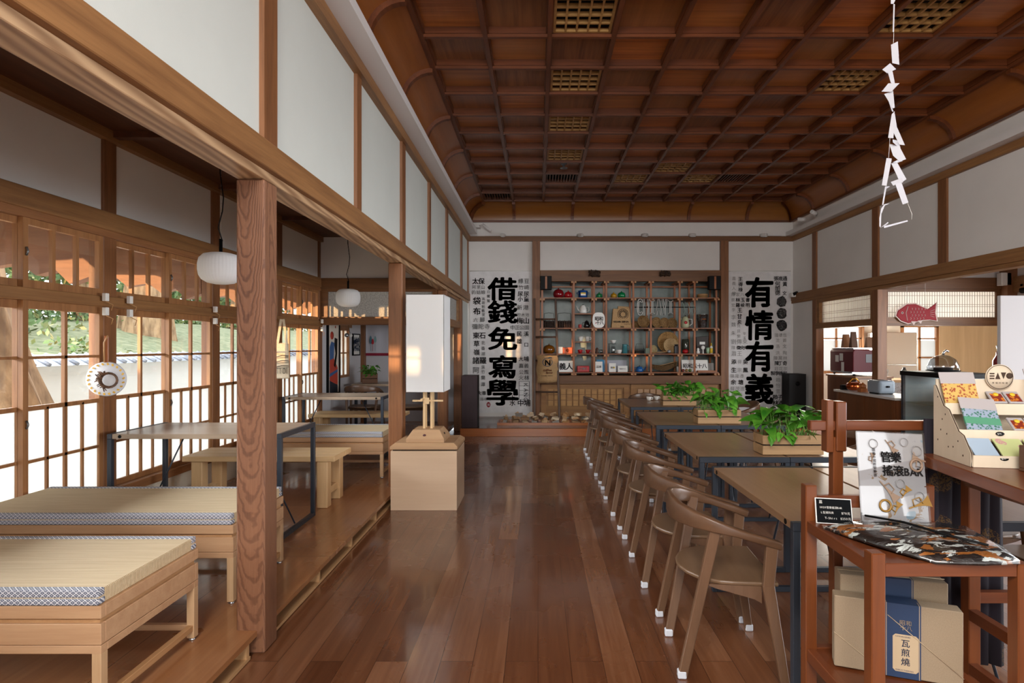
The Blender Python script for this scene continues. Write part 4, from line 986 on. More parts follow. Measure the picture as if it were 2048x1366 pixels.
MB().lathe([(.045,0),(.05,.005),(.046,.15),(.052,.175),(.046,.175),(.04,.01),(0,.01)], n=18).obj('body', TEAL, tm_); MB().tube([(.046,0,.15),(.085,0,.14),(.08,0,.06),(.048,0,.05)], .007, 6).obj('handle', TEAL, tm_)
wb = thing('wire_basket', 'small black wire basket with arched handle on the third shelf', 'basket', (sx(1279)*1.01,10.6,F[1]))
m = MB()
for z in (.01,.045,.08): m.tube([(-.08,-.05,z),(.08,-.05,z),(.08,.05,z),(-.08,.05,z)], .004, 5, closed=True)
for i in range(9): m.tube([(-.08+i*.02,-.05,.01),(-.08+i*.02,-.05,.08)], .003, 4)
m.box(-.08,.08,-.05,.05,.0,.06); m.obj('wire_body', BLACK, wb); MB().tube([(-.08,0,.08),(-.06,0,.18),(.06,0,.18),(.08,0,.08)], .004, 5).obj('handle', BLACK, wb)
itm('green_tin', 'pale green square tin behind a shelf upright', 'tin', B(-.05,.05,-.04,.04,0,.10), plain('pale_green_tin','#8fa08e',.5), 1296, F[1], .1, bevel=.004)
bowl(1306,F[1]+.075,.085,'small round beige woven tray beside the big bamboo tray',(radians(82),0,0),.2,'woven_tray',noisy('beige_weave','#8d7a52','#b7a47a',60,.8),.25)
bowl(1336,F[1]+.215,.205,'big bamboo winnowing tray standing on the third shelf',(radians(84),0,0),.26,'bamboo_tray',noisy('bamboo_tray','#7d5a2e','#b98f55',50,.7),.22)
bowl(1342,F[1]+.152,.145,'smaller pale bamboo tray leaning on the big tray',(radians(80),0,0),.16,'bamboo_tray',noisy('pale_bamboo_tray','#9c7d50','#c2a274',50,.7),.18)
ld = thing('ladle', 'pale wooden ladle lying on the third shelf', 'ladle', (sx(1336),10.55,F[1]+.02)); MB().tube([(-.33,0,-.004),(0,0,.012)], .008, 6).obj('handle', ENDG, ld); MB().sphere((.03,0,.02), .04, 12, (1,1,.75)).obj('bowl', plain('ladle_grey','#8a8d92',.4), ld)
itm('grinder_box', 'dark box grinder before the bamboo trays', 'grinder', MB().box(-.04,.04,-.04,.04,0,.14).lathe([(.03,.14),(.04,.17),(.0,.175)],n=12), plain('dark_grey_box','#2c2d33',.4), 1352.5, F[1]+.001, .075, bevel=.003)
itm('glass_vase', 'tall dark green glass vase on the third shelf', 'vase', MB().lathe([(.06,0),(.066,.01),(.066,.26),(.06,.27),(.058,.27),(.058,.02),(0,.02)], n=20), plain('dark_glass','#3a4036',.08,0,None,.5), 1371, F[1], .2)
rt = itm('tomato_timer', 'red tomato-shaped timer before the dark vase', 'timer', MB().lathe([(.02,0),(.05,.02),(.056,.045),(.04,.075),(.01,.083),(0,.08)], n=18), RED, 1370.5, F[1], .05)
MB().lathe([(.018,.08),(.02,.085),(0,.095)], n=8).obj('stalk_cap', BLACK, rt)
bg_ = thing('coffee_bag', 'dark open paper bag with a white label on the third shelf', 'bag', (sx(1404.5)*1.01,10.66,F[1])); 
MB().hexa([(-.095,-.05,0),(.095,-.05,0),(.095,.05,0),(-.095,.05,0)], [(-.12,-.06,.31),(.125,-.06,.33),(.12,.05,.33),(-.115,.05,.31)]).obj('paper_body', plain('dark_bag','#3a322e',.6), bg_, .006); B(-.05,.05,-.062,-.055,.17,.22).obj('label_card', WHITEC, bg_)
itm('white_spoon_rest', 'white spoon-shaped ornament standing before the dark bag', 'ornament', MB().lathe([(.02,0),(.012,.02),(.012,.08)],n=10).sphere((0,0,.11),.038,12,(1,.4,1)), WHITEC, 1406, F[1], .02)
itm('green_beaker', 'small pale green beaker beside the yellow-labelled bottle', 'beaker', MB().lathe([(.025,0),(.034,.11),(.03,.11),(.02,.006),(0,.006)],n=14), plain('mint_glass','#9dbb9a',.3), 1415.5, F[1], .03)
yb = itm('squeeze_bottle', 'white bottle with yellow label and nozzle at the shelf end', 'bottle', MB().lathe([(.026,0),(.027,.12),(.012,.145),(.008,.18),(.0,.19)],n=14), WHITEC, 1422.5, F[1], .03)
MB().lathe([(.0275,.01),(.0278,.1)],n=14).obj('yellow_label', bpy.data.materials['label_yellow'], yb); MB().lathe([(.013,.14),(.009,.19),(0,.2)],n=10).obj('nozzle', bpy.data.materials['label_yellow'], yb)
itm('cat_figurine', 'little white figurine at the edge of the third shelf', 'figurine', MB().lathe([(.03,0),(.034,.03),(.02,.06),(.026,.085),(.0,.11)],n=12), WHITEC, 1396, F[1], -.005)
# bottom shelf
def card(px, w_, h_, label, name, m_, text=None, ts=.1, dy=.02, th=.012, tilt=-8, cat='card', bold=.03, step=.95, ink=None, ox=0):
    t = thing(name, label, cat, (sx(px)*(10.5+dy)/10.5,10.5+dy,F[0]+.002)); t.rotation_euler.x = radians(tilt)
    B(-w_/2,w_/2,0,th,0,h_).obj('panel_board', m_, t)
    if text: MB().glyphs(text, (ox,-.0015,h_*.5), (1,0,0), (0,0,1), ts, bold, step=step).obj('lettering', ink or INK, t)
    return t
card(1132,.29,.21,'white card with two bold brush characters beside the kraft sack','lettering_card',WHITEC,'義人',.135)
itm('red_gift_box', 'low bright red box with white lettering on the bottom shelf', 'box', B(-.115,.115,-.06,.06,0,.115), RED, 1166, F[0], .09, bevel=.01)
gb = bpy.data.objects[[o.name for o in bpy.data.objects if o.name.startswith('red_gift_box')][0]]; MB().glyphs('台灣茶', (0,-.0615,.062), (1,0,0), (0,0,1), .045, .02).obj('lettering', WHITEC, gb)
card(1201,.14,.23,'blue booklet standing behind a white printed card','booklet',plain('booklet_blue','#2f86b5',.5),dy=.1)
card(1198,.135,.195,'white printed card before the blue booklet','printed_card',WHITEC,'菜單',.05,.0,ink=GREYINK)
card(1230,.44,.215,'long pale grey carton behind the small white cards','carton',plain('pale_grey_card','#a9aab4',.6),dy=.16,tilt=0,th=.05,cat='carton')
c_ = card(1225,.13,.165,'small white card with a red and a gold dot','printed_card',WHITEC,'嘉義',.04,.0,ink=GREYINK); B(.02,.045,-.002,-.001,.07,.095).obj('gold_dot', bpy.data.materials['label_yellow'], c_)
card(1245.5,.18,.115,'low wide white card of small print','printed_card',WHITEC,'昭和十八',.032,.0,ink=GREYINK)
pot(1279,F[0],.075,.095,plain('blue_glaze','#2463a8',.2,0,None,.4),'squat bright blue teapot on the bottom shelf','teapot',-1,.12)
bt = thing('boat_basket', 'long boat-shaped woven basket on the bottom shelf', 'basket', (sx(1328)*1.015,10.62,F[0]+.0)); m = MB(); rings = []
for k in range(13):
    t = -1+2*k/12; wy = .09*math.sqrt(max(.02,1-t*t)); zb = .02+.05*t*t+(.05*max(0,t)); hz = .08*(1-.35*t*t)+.02
    rings.append([(t*.235,-wy*.3,zb),(t*.235,wy*.3,zb),(t*.235,wy,zb+hz),(t*.235,wy*.85,zb+hz),(t*.235,wy*.2,zb+.012),(t*.235,-wy*.2,zb+.012),(t*.235,-wy*.85,zb+hz),(t*.235,-wy,zb+hz)])
m.loft(rings); m.obj('woven_body', noisy('dark_weave','#3d2a17','#7d5f38',80,.8,bmp=.5), bt)
MB().tube([(-.23,-.02,.1),(0,-.06,.14),(.23,-.02,.2)], .006, 6).obj('rim', ENDG, bt)
itm('white_tumbler', 'white tumbler beside the boat-shaped basket', 'tumbler', MB().lathe([(.028,0),(.034,.1),(.03,.1),(.02,.006),(0,.006)],n=14), WHITEC, 1356.5, F[0], .08)
sg = card(1390,.49,.225,'wide white sign with five black brush characters on the bottom shelf','sign_board',WHITEC,'昭和五十八',.095,.06,bold=.03,cat='sign')
card(1422,.11,.165,'small grey framed card behind the sign end','printed_card',plain('grey_card','#9a9690',.6),dy=.1)
for px, c_, l_ in ((1366,'#6d2f26','red-brown toy fruit before the white sign'),(1373,'#8a6a3a','tan toy fruit before the white sign'),(1380,'#5c6a34','green toy fruit before the white sign')):
    itm('toy_fruit', l_, 'toy', MB().sphere((0,0,.028),.03,10), plain('toy_'+c_[1:],c_,.5), px, F[0]+.003, .03)
itm('wooden_tray', 'low wooden tray at the end of the bottom shelf', 'tray', MB().box(-.16,.16,-.05,.05,0,.012).box(-.16,.16,-.05,-.04,.012,.03).box(-.16,.16,.04,.05,.012,.03), SHX, 1412, F[0], -.0)
# woven masks on the beam
for px, l_ in ((1189,'dark woven root bundle fixed on the beam above the enamel pot'),(1331,'dark woven root bundle fixed on the beam above the wire letters')):
    m = MB(); r = random.Random(px)
    for k in range(26):
        a = r.uniform(0,2*pi); q = r.uniform(.2,1); p = [Vector((r.uniform(-.11,.11),r.uniform(-.05,.0),r.uniform(-.06,.06))) for _ in range(3)]
        m.tube(p, r.uniform(.008,.016), 5)
    m.box(-.02,.02,-.03,.02,-.02,.02)
    m.obj('root_bundle', noisy('root_brown_%d' % px,'#1d120b','#4d3421',30,.8), None, 0, l_, 'ornament', 'woven root bundles on the shelf beam', loc=(sx(px)*.99,10.45,1.46+144*10.45/K))

# ---------------------------------------------------------------- calligraphy banners
def banner(label, x0, x1, z0, z1):
    t = thing('calligraphy_banner', label, 'banner', ((x0+x1)/2,10.535,z0)); w_, h_ = x1-x0, z1-z0
    m = MB(); n = 16; m.smooth = True; rows = []
    for k in range(n+1):
        z = h_*k/n; rows.append(m.add([(-w_/2,-.004*sin(k*1.1),z),(0,-.003-.003*sin(k*.7+1),z),(w_/2,-.004*sin(k*.9+2),z)]))
    for a, b in zip(rows, rows[1:]): m.face(a,a+1,b+1,b); m.face(a+1,a+2,b+2,b+1)
    m.obj('cloth', PAPER, t); MB().tube([(-w_/2,-.0,h_+.005),(w_/2,-.0,h_+.005)], .008, 6).obj('top_rod', WHITEC, t)
    return t, (x0+x1)/2, z0
def writes(t, cx_, z0, rows, sc_, ox, oy, m_, name, bold, jit=0.0, sx_=1.0):
    for text, qx, qy, size, *o in rows:
        m = MB(); px, py = qx/sc_+ox, qy/sc_+oy; p = at(px, py, 10.52)
        vert = 'v' in o; st_ = [k for k in o if isinstance(k, float)]
        m.glyphs(text, (p.x-cx_,-.0115,p.z-z0), (1,0,0), (0,0,1), size/sc_*10.52/K, bold, vert, st_[0] if st_ else 1.05, jit, sx_)
        m.obj(name, m_, t)
L_, cx1, z1 = banner('calligraphy banner of five huge brush characters beside the ladder', -1.275,-.115,.2,2.85)
for ch, y in (('借',218),('錢',395),('免',598),('寫',812),('學',1005)):
    writes(L_, cx1, z1, [(ch,322,y,182 if ch != '學' else 205)], 3.794, 920, 520, INK, 'brush_character', .032, .012, 1.25)
writes(L_, cx1, z1, [('太',117,160,50),('保',163,160,50),('布',128,388,60),('袋',128,310,62),('草',126,635,48),('嶺',126,700,48),('尿',458,256,42),('尿',504,256,42),('梅山',478,460,52,.95),('東',122,572,52),('石',170,572,52),('諸羅',148,762,56,.95),('火車',165,1010,34),('小',458,296,40),('童',504,296,42),('民雄',450,560,42,'v',1.35),('溪',503,560,40),('口',503,642,36),('水',398,1085,46),('上',398,1045,42),('中埔',485,1085,52,.95),('大',462,750,36),('埔',503,750,42)], 3.794, 920, 520, INK, 'small_lettering', .022, .006)
writes(L_, cx1, z1, [('阿里山',140,205,32),('的姑娘',140,245,34),('白鷺鷥',216,240,26,'v',1.35),('高跟鞋教堂',177,295,26,'v',1.15),('六',118,455,34),('腳',168,452,40),('彌陀寺',160,505,44),('阿',122,836,52),('北香湖',175,628,32,'v',1.3),('吳竹',175,812,30,'v',1.2),('蘭潭',175,893,34,'v',1.5),('路夜市',196,1056,28),('綠豆',484,160,42),('竹崎',484,208,40),('新港',476,360,42,1.15),('貯木池',478,416,30),('中正公園',452,512,38,.95),('嘉義',484,803,38),('公園',484,850,36),('火林',484,893,40)], 3.794, 920, 520, GREYINK, 'grey_lettering', .006)
m = MB(); p = at(487/3.794+920, 990/3.794+520, 10.52); wz = .5*1.0
for i, ch in enumerate('KANO'): m.glyphs(ch, (p.x-cx1+.03,-.0115,p.z-z1+.13-i*.088), (0,0,-1), (1,0,0), .105, .0)
for x_ in (-.095,.095): m.box(p.x-cx1+x_-.004,p.x-cx1+x_+.004,-.012,-.0105,p.z-z1-.17,p.z-z1+.17)
for z_ in (-.17,-.085,0,.085,.17): m.box(p.x-cx1-.095,p.x-cx1+.095,-.012,-.0105,p.z-z1+z_-.003,p.z-z1+z_+.003)
m.obj('framed_lettering', INK, L_)
p = at(216/3.794+920, 1098/3.794+520, 10.52); m = MB(); m.prism([(p.x-cx1+.038*cos(a),-.009,p.z-z1+.052*sin(a)) for a in [2*pi*k/9 for k in range(9)]][::-1], (0,-.002,0)); so = m.obj('red_seal', plain('seal_red','#8d1420',.7), L_)
MB().glyphs('福', (p.x-cx1,-.0118,p.z-z1), (1,0,0), (0,0,1), .05, .0).obj('seal_mark', PAPER, L_)
R_, cx2, z2 = banner('calligraphy banner of four huge brush characters beside the black speaker cabinet', 3.56,4.735,.22,2.85)
for ch, y in (('有',245),('情',495),('有',732),('義',978)):
    writes(R_, cx2, z2, [(ch,1058,y,238)], 3.795, 1240, 520, INK, 'brush_character', .036, .012, .93)
writes(R_, cx2, z2, [('王得祿',915,145,36,'v',1.1),('林',895,303,36),('玉',932,303,36),('書',970,303,34),('羅',895,342,34),('峻',932,342,32),('明',970,342,34),('王',910,380,40),('甘',908,428,40),('炎',908,470,36),('傑',900,665,32),('央',928,665,34),('央',952,665,30),('吳',953,772,40),('生',865,835,42),('鳳',953,835,40),('余',862,927,42),('塘',918,927,40),('添',865,772,40),('張',1185,140,36),('進',1218,140,36),('通',1252,140,38),('何',1197,180,42),('明',1197,217,40),('德',1197,248,42),('黃',1252,182,38),('文',1250,252,34),('陳',1192,783,36),('丁',1216,783,36),('奇',1252,783,36),('製',1160,860,34),('李',1192,860,36),('德',1220,860,34),('和',1253,860,34),('以',1248,908,40),('申',1246,955,42),('嘡',1248,1000,38),('賴',1178,1040,40),('子',1215,1040,40),('清',1252,1040,40),('林',1180,1086,48),('酒',1217,1086,44),('男',1254,1086,44)], 3.795, 1240, 520, INK, 'small_lettering', .02, .006)
writes(R_, cx2, z2, [('嘉義人物',865,140,30,'v',1.25),('陳家八',895,262,32),('蔡',858,303,30),('宏',860,342,30),('李',862,378,30),('李',862,435,38),('魏',862,490,36),('貝貝榮',902,500,28,'v',1.4),('平溪',945,560,26,'v',1.2),('朱',862,555,34),('劉傳來',905,620,42,1.05),('陳',862,665,32),('蕭',865,710,42),('王',908,710,42),('得',908,772,32),('宗',908,835,34),('陳隆彥',890,880,32,1.15),('蘇茂進',892,977,36),('葉黃',890,1027,36,1.3),('國德恆',1220,570,30,1.05),('沈',1197,610,30),('浩',1197,655,32),('洪',1197,705,32),('蕭',1250,610,30),('文',1250,655,32),('陶',1252,705,34),('陳萬林',1218,745,34,1.05),('莊花宗',1222,825,32,1.05),('賴怡萱',1200,910,36,'v',1.2)], 3.795, 1240, 520, GREYINK, 'grey_lettering', .004)
for ch, y in (('陳',315),('澄',405),('波',495)):
    p = at(1228/3.795+1240, y/3.795+520, 10.52); r = random.Random(y)
    m = MB(); m.poly([(p.x-cx2+r.uniform(.085,.108)*1.0*cos(a),-.010,p.z-z2+r.uniform(.095,.115)*sin(a)) for a in [2*pi*k/14 for k in range(14)]]); m.obj('ink_block', INK, R_)
    MB().glyphs(ch, (p.x-cx2,-.0125,p.z-z2), (1,0,0), (0,0,1), .165, .012).obj('block_character', PAPER, R_)

# ---------------------------------------------------------------- stage: ladder, sack, dark boxes, wood offcuts
ll = thing('ladder', 'dark wooden ladder leaning against the shelf post', 'ladder', (0,0,0)); LDW = wood('ladder_wood','#2e1c11','#5f412c','z',.5,26)
def lp(px, z, y): return Vector(((px-CX)/K*y, y, z))
lt0, lt1 = lp(1069,.13,10.08), lp(1069,2.33,10.42); rt0, rt1 = lp(1119,.13,10.05), lp(1111,2.33,10.40)
MB().bar(lt0,lt1,.04,.055,(0,1,0)).obj('side_rail', LDW, ll, .004); MB().bar(rt0,rt1,.04,.055,(0,1,0)).obj('side_rail', LDW, ll, .004)
for py in (638,674,721,783):
    z = EYE-(py-CY)/K*10.25; f_ = (z-.13)/2.2; a, b = lt0.lerp(lt1,f_), rt0.lerp(rt1,f_); MB().tube([a,b], .017, 8).obj('rung', LDW, ll)
sk = thing('kraft_sack', 'hanging kraft coffee sack with blue emblem over a ladder rung', 'sack', (.18,10.155,.8))
m = MB(); n = 10; rows = []; m.smooth = True
for k in range(n+1):
    z = .48*k/n; rows.append(m.add([(-.2+.012*sin(k),-.012*sin(k*.8),z-.02*(k==0)),(0,-.03-.012*sin(k*1.3),z-.01*(k==0)),(.175+.012*sin(k*1.7),-.01*sin(k),z)]))
for a, b in zip(rows, rows[1:]): m.face(a,a+1,b+1,b); m.face(a+1,a+2,b+2,b+1)
o = m.obj('cloth', KRAFT, sk); q = o.modifiers.new('t','SOLIDIFY'); q.thickness = .012
m = MB(); m.tube([(-.01+.085*cos(a),-.052,.36+.075*sin(a)) for a in [2*pi*k/24 for k in range(24)]], .005, 4, closed=True); m.glyphs('N', (-.05,-.054,.355), (1,0,0), (0,0,1), .14, .03); m.tube([(0,-.052,.43),(.03,-.052,.45),(.07,-.052,.435)], .008, 4); m.obj('blue_emblem', plain('emblem_blue','#28506b',.8), sk)
m = MB(); m.glyphs('coffee', (-.085,-.054,.22), (1,0,0), (.0,0,1), .06, .02); m.glyphs('lover', (-.03,-.054,.175), (1,0,0), (0,0,1), .06, .02); m.obj('red_lettering', plain('sack_red','#a33b2d',.8), sk); m = MB(); m.glyphs('naturally roasted', (-.12,-.054,.12), (1,0,0), (0,0,1), .03, .0); m.obj('lettering', INK, sk)
for nm, x0, x1, y0, h_, c_, l_ in (('tall_box',-1.235,-.985,9.12,.845,'#2b1a1d','tall dark plum-brown box standing on the stage before the five-character banner'),('speaker_cabinet',4.42,4.72,9.9,.83,'#0d0b0b','black floor speaker cabinet standing beside the four-character banner')):
    t = thing(nm, l_, 'speaker' if 'speaker' in nm else 'box', (x0,y0,.128)); B(0,x1-x0,0,.3,0,h_).obj('cabinet', wood(nm+'_veneer',c_,c_ if 'speaker' in nm else '#3d2a2f','z',.6,20), t, .004)
    B(x1-x0-.02,x1-x0+.002,.02,.28,.02,h_-.02).obj('side_grille', BLACK, t)
    if 'speaker' in nm: MB().lathe([(.02,.004),(.085,-.004),(.095,-.006),(.1,0)], (.15,-.002,.22), 24, 'y').obj('driver', BLACK, t); MB().lathe([(.03,0),(.04,-.004),(0,-.004)], (.15,-.002,.66), 16, 'y').obj('tweeter', BLACK, t)
tray = thing('wooden_tray', 'long low orange-brown tray holding wood offcuts on the stage', 'tray', (-.68,9.36,.129)); 
m = MB(); m.box(0,2.45,0,.022,0,.045).box(0,2.45,.42,.442,0,.045).box(0,.022,.022,.42,0,.045).box(2.428,2.45,.022,.42,0,.045); m.obj('rim', STEPM, tray); B(.022,2.428,.022,.42,0,.01).obj('base', STEPM, tray)
ow = [wood('offcut_%d' % k, a, b, 'x', .6, 24) for k, (a, b) in enumerate((('#b8946c','#dcbd94'),('#82654a','#ab8962'),('#cdb494','#e8d5b6'),('#77726c','#a39b90'),('#a1734a','#c79965')))]
r = random.Random(21)
for k in range(118):
    lay = 0 if k < 56 else 1 if k < 98 else 2; q_ = k if lay == 0 else k-56 if lay == 1 else k-98
    nx = (14,14,10)[lay]; ix, iy = q_ % nx, q_//nx; cw_ = 2.36/nx if lay < 2 else .2
    L3, W3, H3 = r.uniform(.08,.14), r.uniform(.05,.075), r.uniform(.03,.05)
    m = MB().box(-L3/2,L3/2,-W3/2,W3/2,-H3/2,H3/2) if k % 4 else MB().prism([(-L3/2,-W3/2,-H3/2),(L3/2,-W3/2,-H3/2),(L3/2*.4,-W3/2,H3*.8)], (0,W3,0))
    x_ = (.045+(ix+.5)*cw_ if lay < 2 else .25+(ix+.5)*cw_)+r.uniform(-.015,.015); y_ = (.075+iy*.098 if lay == 0 else .12+iy*.1 if lay == 1 else .16+iy*.11)+r.uniform(-.01,.01)
    o = m.obj('wood_offcut', ow[r.randrange(5)], None, 0, 'loose wood offcut block in the low tray on the stage', 'wood block', 'wood offcuts in the stage tray', loc=(-.68+x_, 9.36+y_, .129+.042+lay*.056+r.uniform(0,.008)))
    o.rotation_euler = (r.uniform(-.25,.25),r.uniform(-.25,.25),r.uniform(-.5,.5)+(pi/2 if r.random() < .2 else 0)) if lay < 2 else (r.uniform(-.5,.5),r.uniform(-.5,.5),r.uniform(0,pi))

# ---------------------------------------------------------------- track spotlights and fittings
tk_ = MB(); tk_.box(-1.0,4.55,10.515,10.548,3.508,3.535); struct('trim_spot_track', tk_, LEDGE, 'white lighting track along the end wall')
def spot(loc, aim, label):
    t = thing('track_spotlight', label, 'lamp', loc, 0, 'white track spotlights'); a = Vector(aim).normalized()
    B(-.022,.022,-.022,.022,-.01,.03).obj('mount', LEDGE, t); c = a*.03+Vector((0,-.03,0))
    MB().tube([c-a*.05,c+a*.0,c+a*.06,c+a*.075], [.03,.036,.036,.031], 14).obj('head', plain('spot_white','#cfccc9',.4) if 'spot_white' not in bpy.data.materials else bpy.data.materials['spot_white'], t)
ordw = ['first','second','third','fourth','fifth']
for k, px in enumerate((1008,1157,1285,1380,1522)): spot((sx(px),10.5,3.51), (.6 if px > 1100 else -.3,-.7,-.1), 'white track spotlight on the end wall, %s counted from the aisle side' % ordw[k])
spot((4.6,9.75,3.64), (-.6,.5,.1), 'white spotlight on the kitchen-side ledge nearer the corner'); spot((4.6,9.35,3.64), (-.6,-.3,.2), 'white spotlight on the kitchen-side ledge farther from the corner')
sl = thing('tube_spotlight', 'slim white tube spotlight tilted in the upper corner above the five-character banner', 'lamp', (-.95,10.3,3.62)); MB().tube([(-.07,0,.06),(.09,0,-.06)], .022, 12).obj('head', LEDGE, sl); MB().tube([(-.07,0,.06),(-.14,.1,.05)], .01, 6).obj('arm', LEDGE, sl); B(-.2,-.12,.08,.24,.02,.08).obj('mount', LEDGE, sl)
sp_ = thing('sprinkler_head', 'small brass sprinkler head under the coffered ceiling', 'sprinkler', (.38,8.32,4.15)); MB().lathe([(.05,0),(.05,-.01),(.02,-.02),(.015,-.05)],n=14).obj('collar', BRASSY, sp_); MB().lathe([(.0,-.075),(.06,-.07),(.06,-.066),(.012,-.05)],n=14).obj('deflector', BRASSY, sp_)

dv_ = thing('corner_device', 'small black and white device at the end of the kitchen-side beam beside the banner', 'device', (4.70,10.36,2.38)); B(-.05,.03,-.05,.03,-.03,.05).obj('housing', WHITEC, dv_, .006); MB().tube([(-.02,-.06,.02),(.06,-.02,.05)], .03, 10).obj('lens_body', BLACK, dv_)
ch_ = thing('wind_chime', 'little pale hanging ornament above the side room window', 'ornament', (-2.95,8.75,1.62)); MB().sphere((-.025,0,0), .035, 10).obj('bell', METAL, ch_); MB().sphere((.035,0,-.005), .03, 10).obj('bell', WHITEC, ch_); MB().tube([(-.02,0,.03),(0,0,.14),(.03,0,.03)], .003, 4).tube([(0,0,.14),(0,0,.88)], .002, 4).obj('cord', BLACK, ch_)
for k, (x, y) in enumerate(((1.45,7.35),(1.56,7.42))): cup(0,.741,.035,.05,WHITEC,'small white cup on the far table, %s the planter box' % ('farther from','nearer to')[k],False).location = (x,y,.741)
# ---------------------------------------------------------------- red display rack in front
rk = thing('display_rack', 'red-stained two-tier wooden display rack closest to the viewer', 'rack', (.985,1.66,0)); P = .042
W_, D_ = .475, .45
for x, y, h, nm in ((0,0,.845,'a'),(0,D_-P,.945,'b'),(W_-P,D_-P,.945,'c'),(W_-P,0,.812,'d')): B(x,x+P,y,y+P,0,h).obj('leg', RACKZ, rk, .003)
for z0, z1, q in ((.775,.815,'t'),(.30,.345,'b')):
    B(P,W_-P,.004,.034,z0,z1).obj('rail', RACKX, rk, .002); B(P,W_-P,D_-.034,D_-.004,z0,z1).obj('rail', RACKX, rk, .002)
    B(.004,.034,P,D_-P,z0,z1).obj('rail', RACKY, rk, .002); B(W_-.034,W_-.004,P,D_-P,z0,z1).obj('rail', RACKY, rk, .002)
    B(.034,W_-.034,.034,D_-.034,z1-.02,z1-.004).obj('shelf_board', RACKY, rk, .001)
B(P,W_-P,D_-.032,D_-.008,.86,.905).obj('back_rail', RACKX, rk, .002)
# kimono stand with dark purple cloth
ks = thing('kimono_stand', 'red-stained kimono stand with cross bar behind the display rack', 'stand', (1.178,2.228,0))
B(-.018,.022,-.02,.02,0,1.10).obj('post', RACKZ, ks, .003)
B(-.045,-.018,-.024,.024,1.04,1.245).obj('clamp_block', RACKZ, ks, .003); B(-.01,.03,-.03,.03,1.045,1.24).obj('clamp_block', RACKZ, ks, .004)
B(-.105,1.0,-.016,.016,1.125,1.163).obj('cross_bar', RACKX, ks, .003); B(-.05,.05,-.05,.03,0,.04).obj('foot', RACKX, ks, .003)
B(.92,.96,-.02,.02,0,1.24).obj('post', RACKZ, ks, .003)
pk, nt, bs = mat('purple_brocade'); vo = node(nt,'ShaderNodeTexVoronoi'); vo.inputs['Scale'].default_value = 7; nt.links.new(coords(nt), vo.inputs[0])
fl = noise(nt, coords(nt), 190, 3); ms = node(nt,'ShaderNodeMath', operation='LESS_THAN'); ms.inputs[1].default_value = .30; nt.links.new(vo.outputs['Distance'], ms.inputs[0])
mm = m2(nt,'MULTIPLY', ms.outputs[0], m2(nt,'GREATER_THAN', fl, .5)); nt.links.new(mix(nt, mm, srgb('#150d1a'), srgb('#57401f')), bs.inputs['Base Color']); bs.inputs['Roughness'].default_value = .85
kc = MB(); kc.smooth = True; n = 20; A_ = [];
for j, z in enumerate((1.175,.9,.6,.22)):
    row = []
    for k in range(n+1): x = 1.50+.30*k/n; row.append((x, 2.193+.010*sin(k*1.9)+.006*sin(k*.7+j)-(.004 if j == 0 else 0), z))
    A_.append(kc.add(row))
for a, b in zip(A_, A_[1:]):
    for k in range(n): kc.face(a+k, a+k+1, b+k+1, b+k)
o = kc.obj('draped_cloth', pk, None, 0, 'dark purple flowered cloth hanging from the kimono stand', 'cloth'); q = o.modifiers.new('t','SOLIDIFY'); q.thickness = .012
# booklet, price sign, packed shirt on the rack
bk_ = thing('booklet', 'white illustrated booklet leaning at the rack back with bold black title', 'booklet', (1.18,2.045,.817)); bk_.rotation_euler = (radians(-10),radians(2),0)
BW, BH = .245, .325
booklet, nt, bs = mat('booklet_cover'); bs.inputs['Roughness'].default_value = .18
v_ = coords(nt, shift=False); nz = noise(nt, v_, 16, 3, .6, 1.2); nb = noise(nt, v_, 9, 2)
cv = mix(nt, m2(nt,'GREATER_THAN', nz, .64), srgb('#b3b0af'), srgb('#947a5c')); nt.links.new(mix(nt, m2(nt,'GREATER_THAN', nb, .69), cv, srgb('#8fa3ad')), bs.inputs['Base Color'])
B(0,BW,0,.012,0,BH).obj('cover', booklet, bk_, .002); B(-.006,BW+.004,-.004,-.0015,-.004,BH+.004).obj('clear_sleeve', clear_glass('sleeve',(.97,.98,.99,1),.1), bk_)
m = MB(); y_ = -.0064
m.glyphs('管', (.098,y_,.237), (1,0,0), (0,0,1), .041, .03); m.glyphs('樂', (.135,y_,.237), (1,0,0), (0,0,1), .041, .03); m.glyphs('搖', (.102,y_,.188), (1,0,0), (0,0,1), .041, .03); m.glyphs('滾', (.141,y_,.188), (1,0,0), (0,0,1), .041, .03)
m.glyphs('BAR', (.163,y_,.186), (1,0,0), (0,0,1), .038, .025); m.glyphs('嘉義市國際管樂節', (.055,y_,.262), (1,0,0), (0,0,1), .0125, .01, True, 1.05)
def ringm(m, cx_, cz, r_, t=.0012, n=24): m.tube([(cx_+r_*cos(2*pi*k/n),y_,cz+r_*sin(2*pi*k/n)) for k in range(n)], t, 4, closed=True)
m.obj('title_lettering', INK, bk_); m = MB()
for a in ((.055,.284,.016),(.17,.293,.015),(.215,.262,.018),(.145,.142,.016),(.212,.098,.017)): m = MB(); ringm(m, *a); m.obj('round_emblem', GREYINK, bk_)
GOLD = plain('ochre_print', '#96702c', .5); BROWNP = plain('brown_print', '#8f7763', .5)
def horn(m, c, L, ang, r):
    d = Vector((cos(ang),0,sin(ang))); s = Vector((-sin(ang),0,cos(ang))); c = Vector((c[0],y_,c[1])); pts = []
    for u in range(9): t = u/8; pts.append(c+d*L*t+s*(r*.12+r*(t**3)))
    pts += [c+d*L*(1-u/8)-s*(r*.12+r*((1-u/8)**3)) for u in range(9)]
    m.poly(pts); m.tube([c+d*L*.25+s*.0, c+d*L*.3+s*r*1.2, c+d*L*.62+s*r*1.2, c+d*L*.66], .0022, 5)
y_ = -.0052
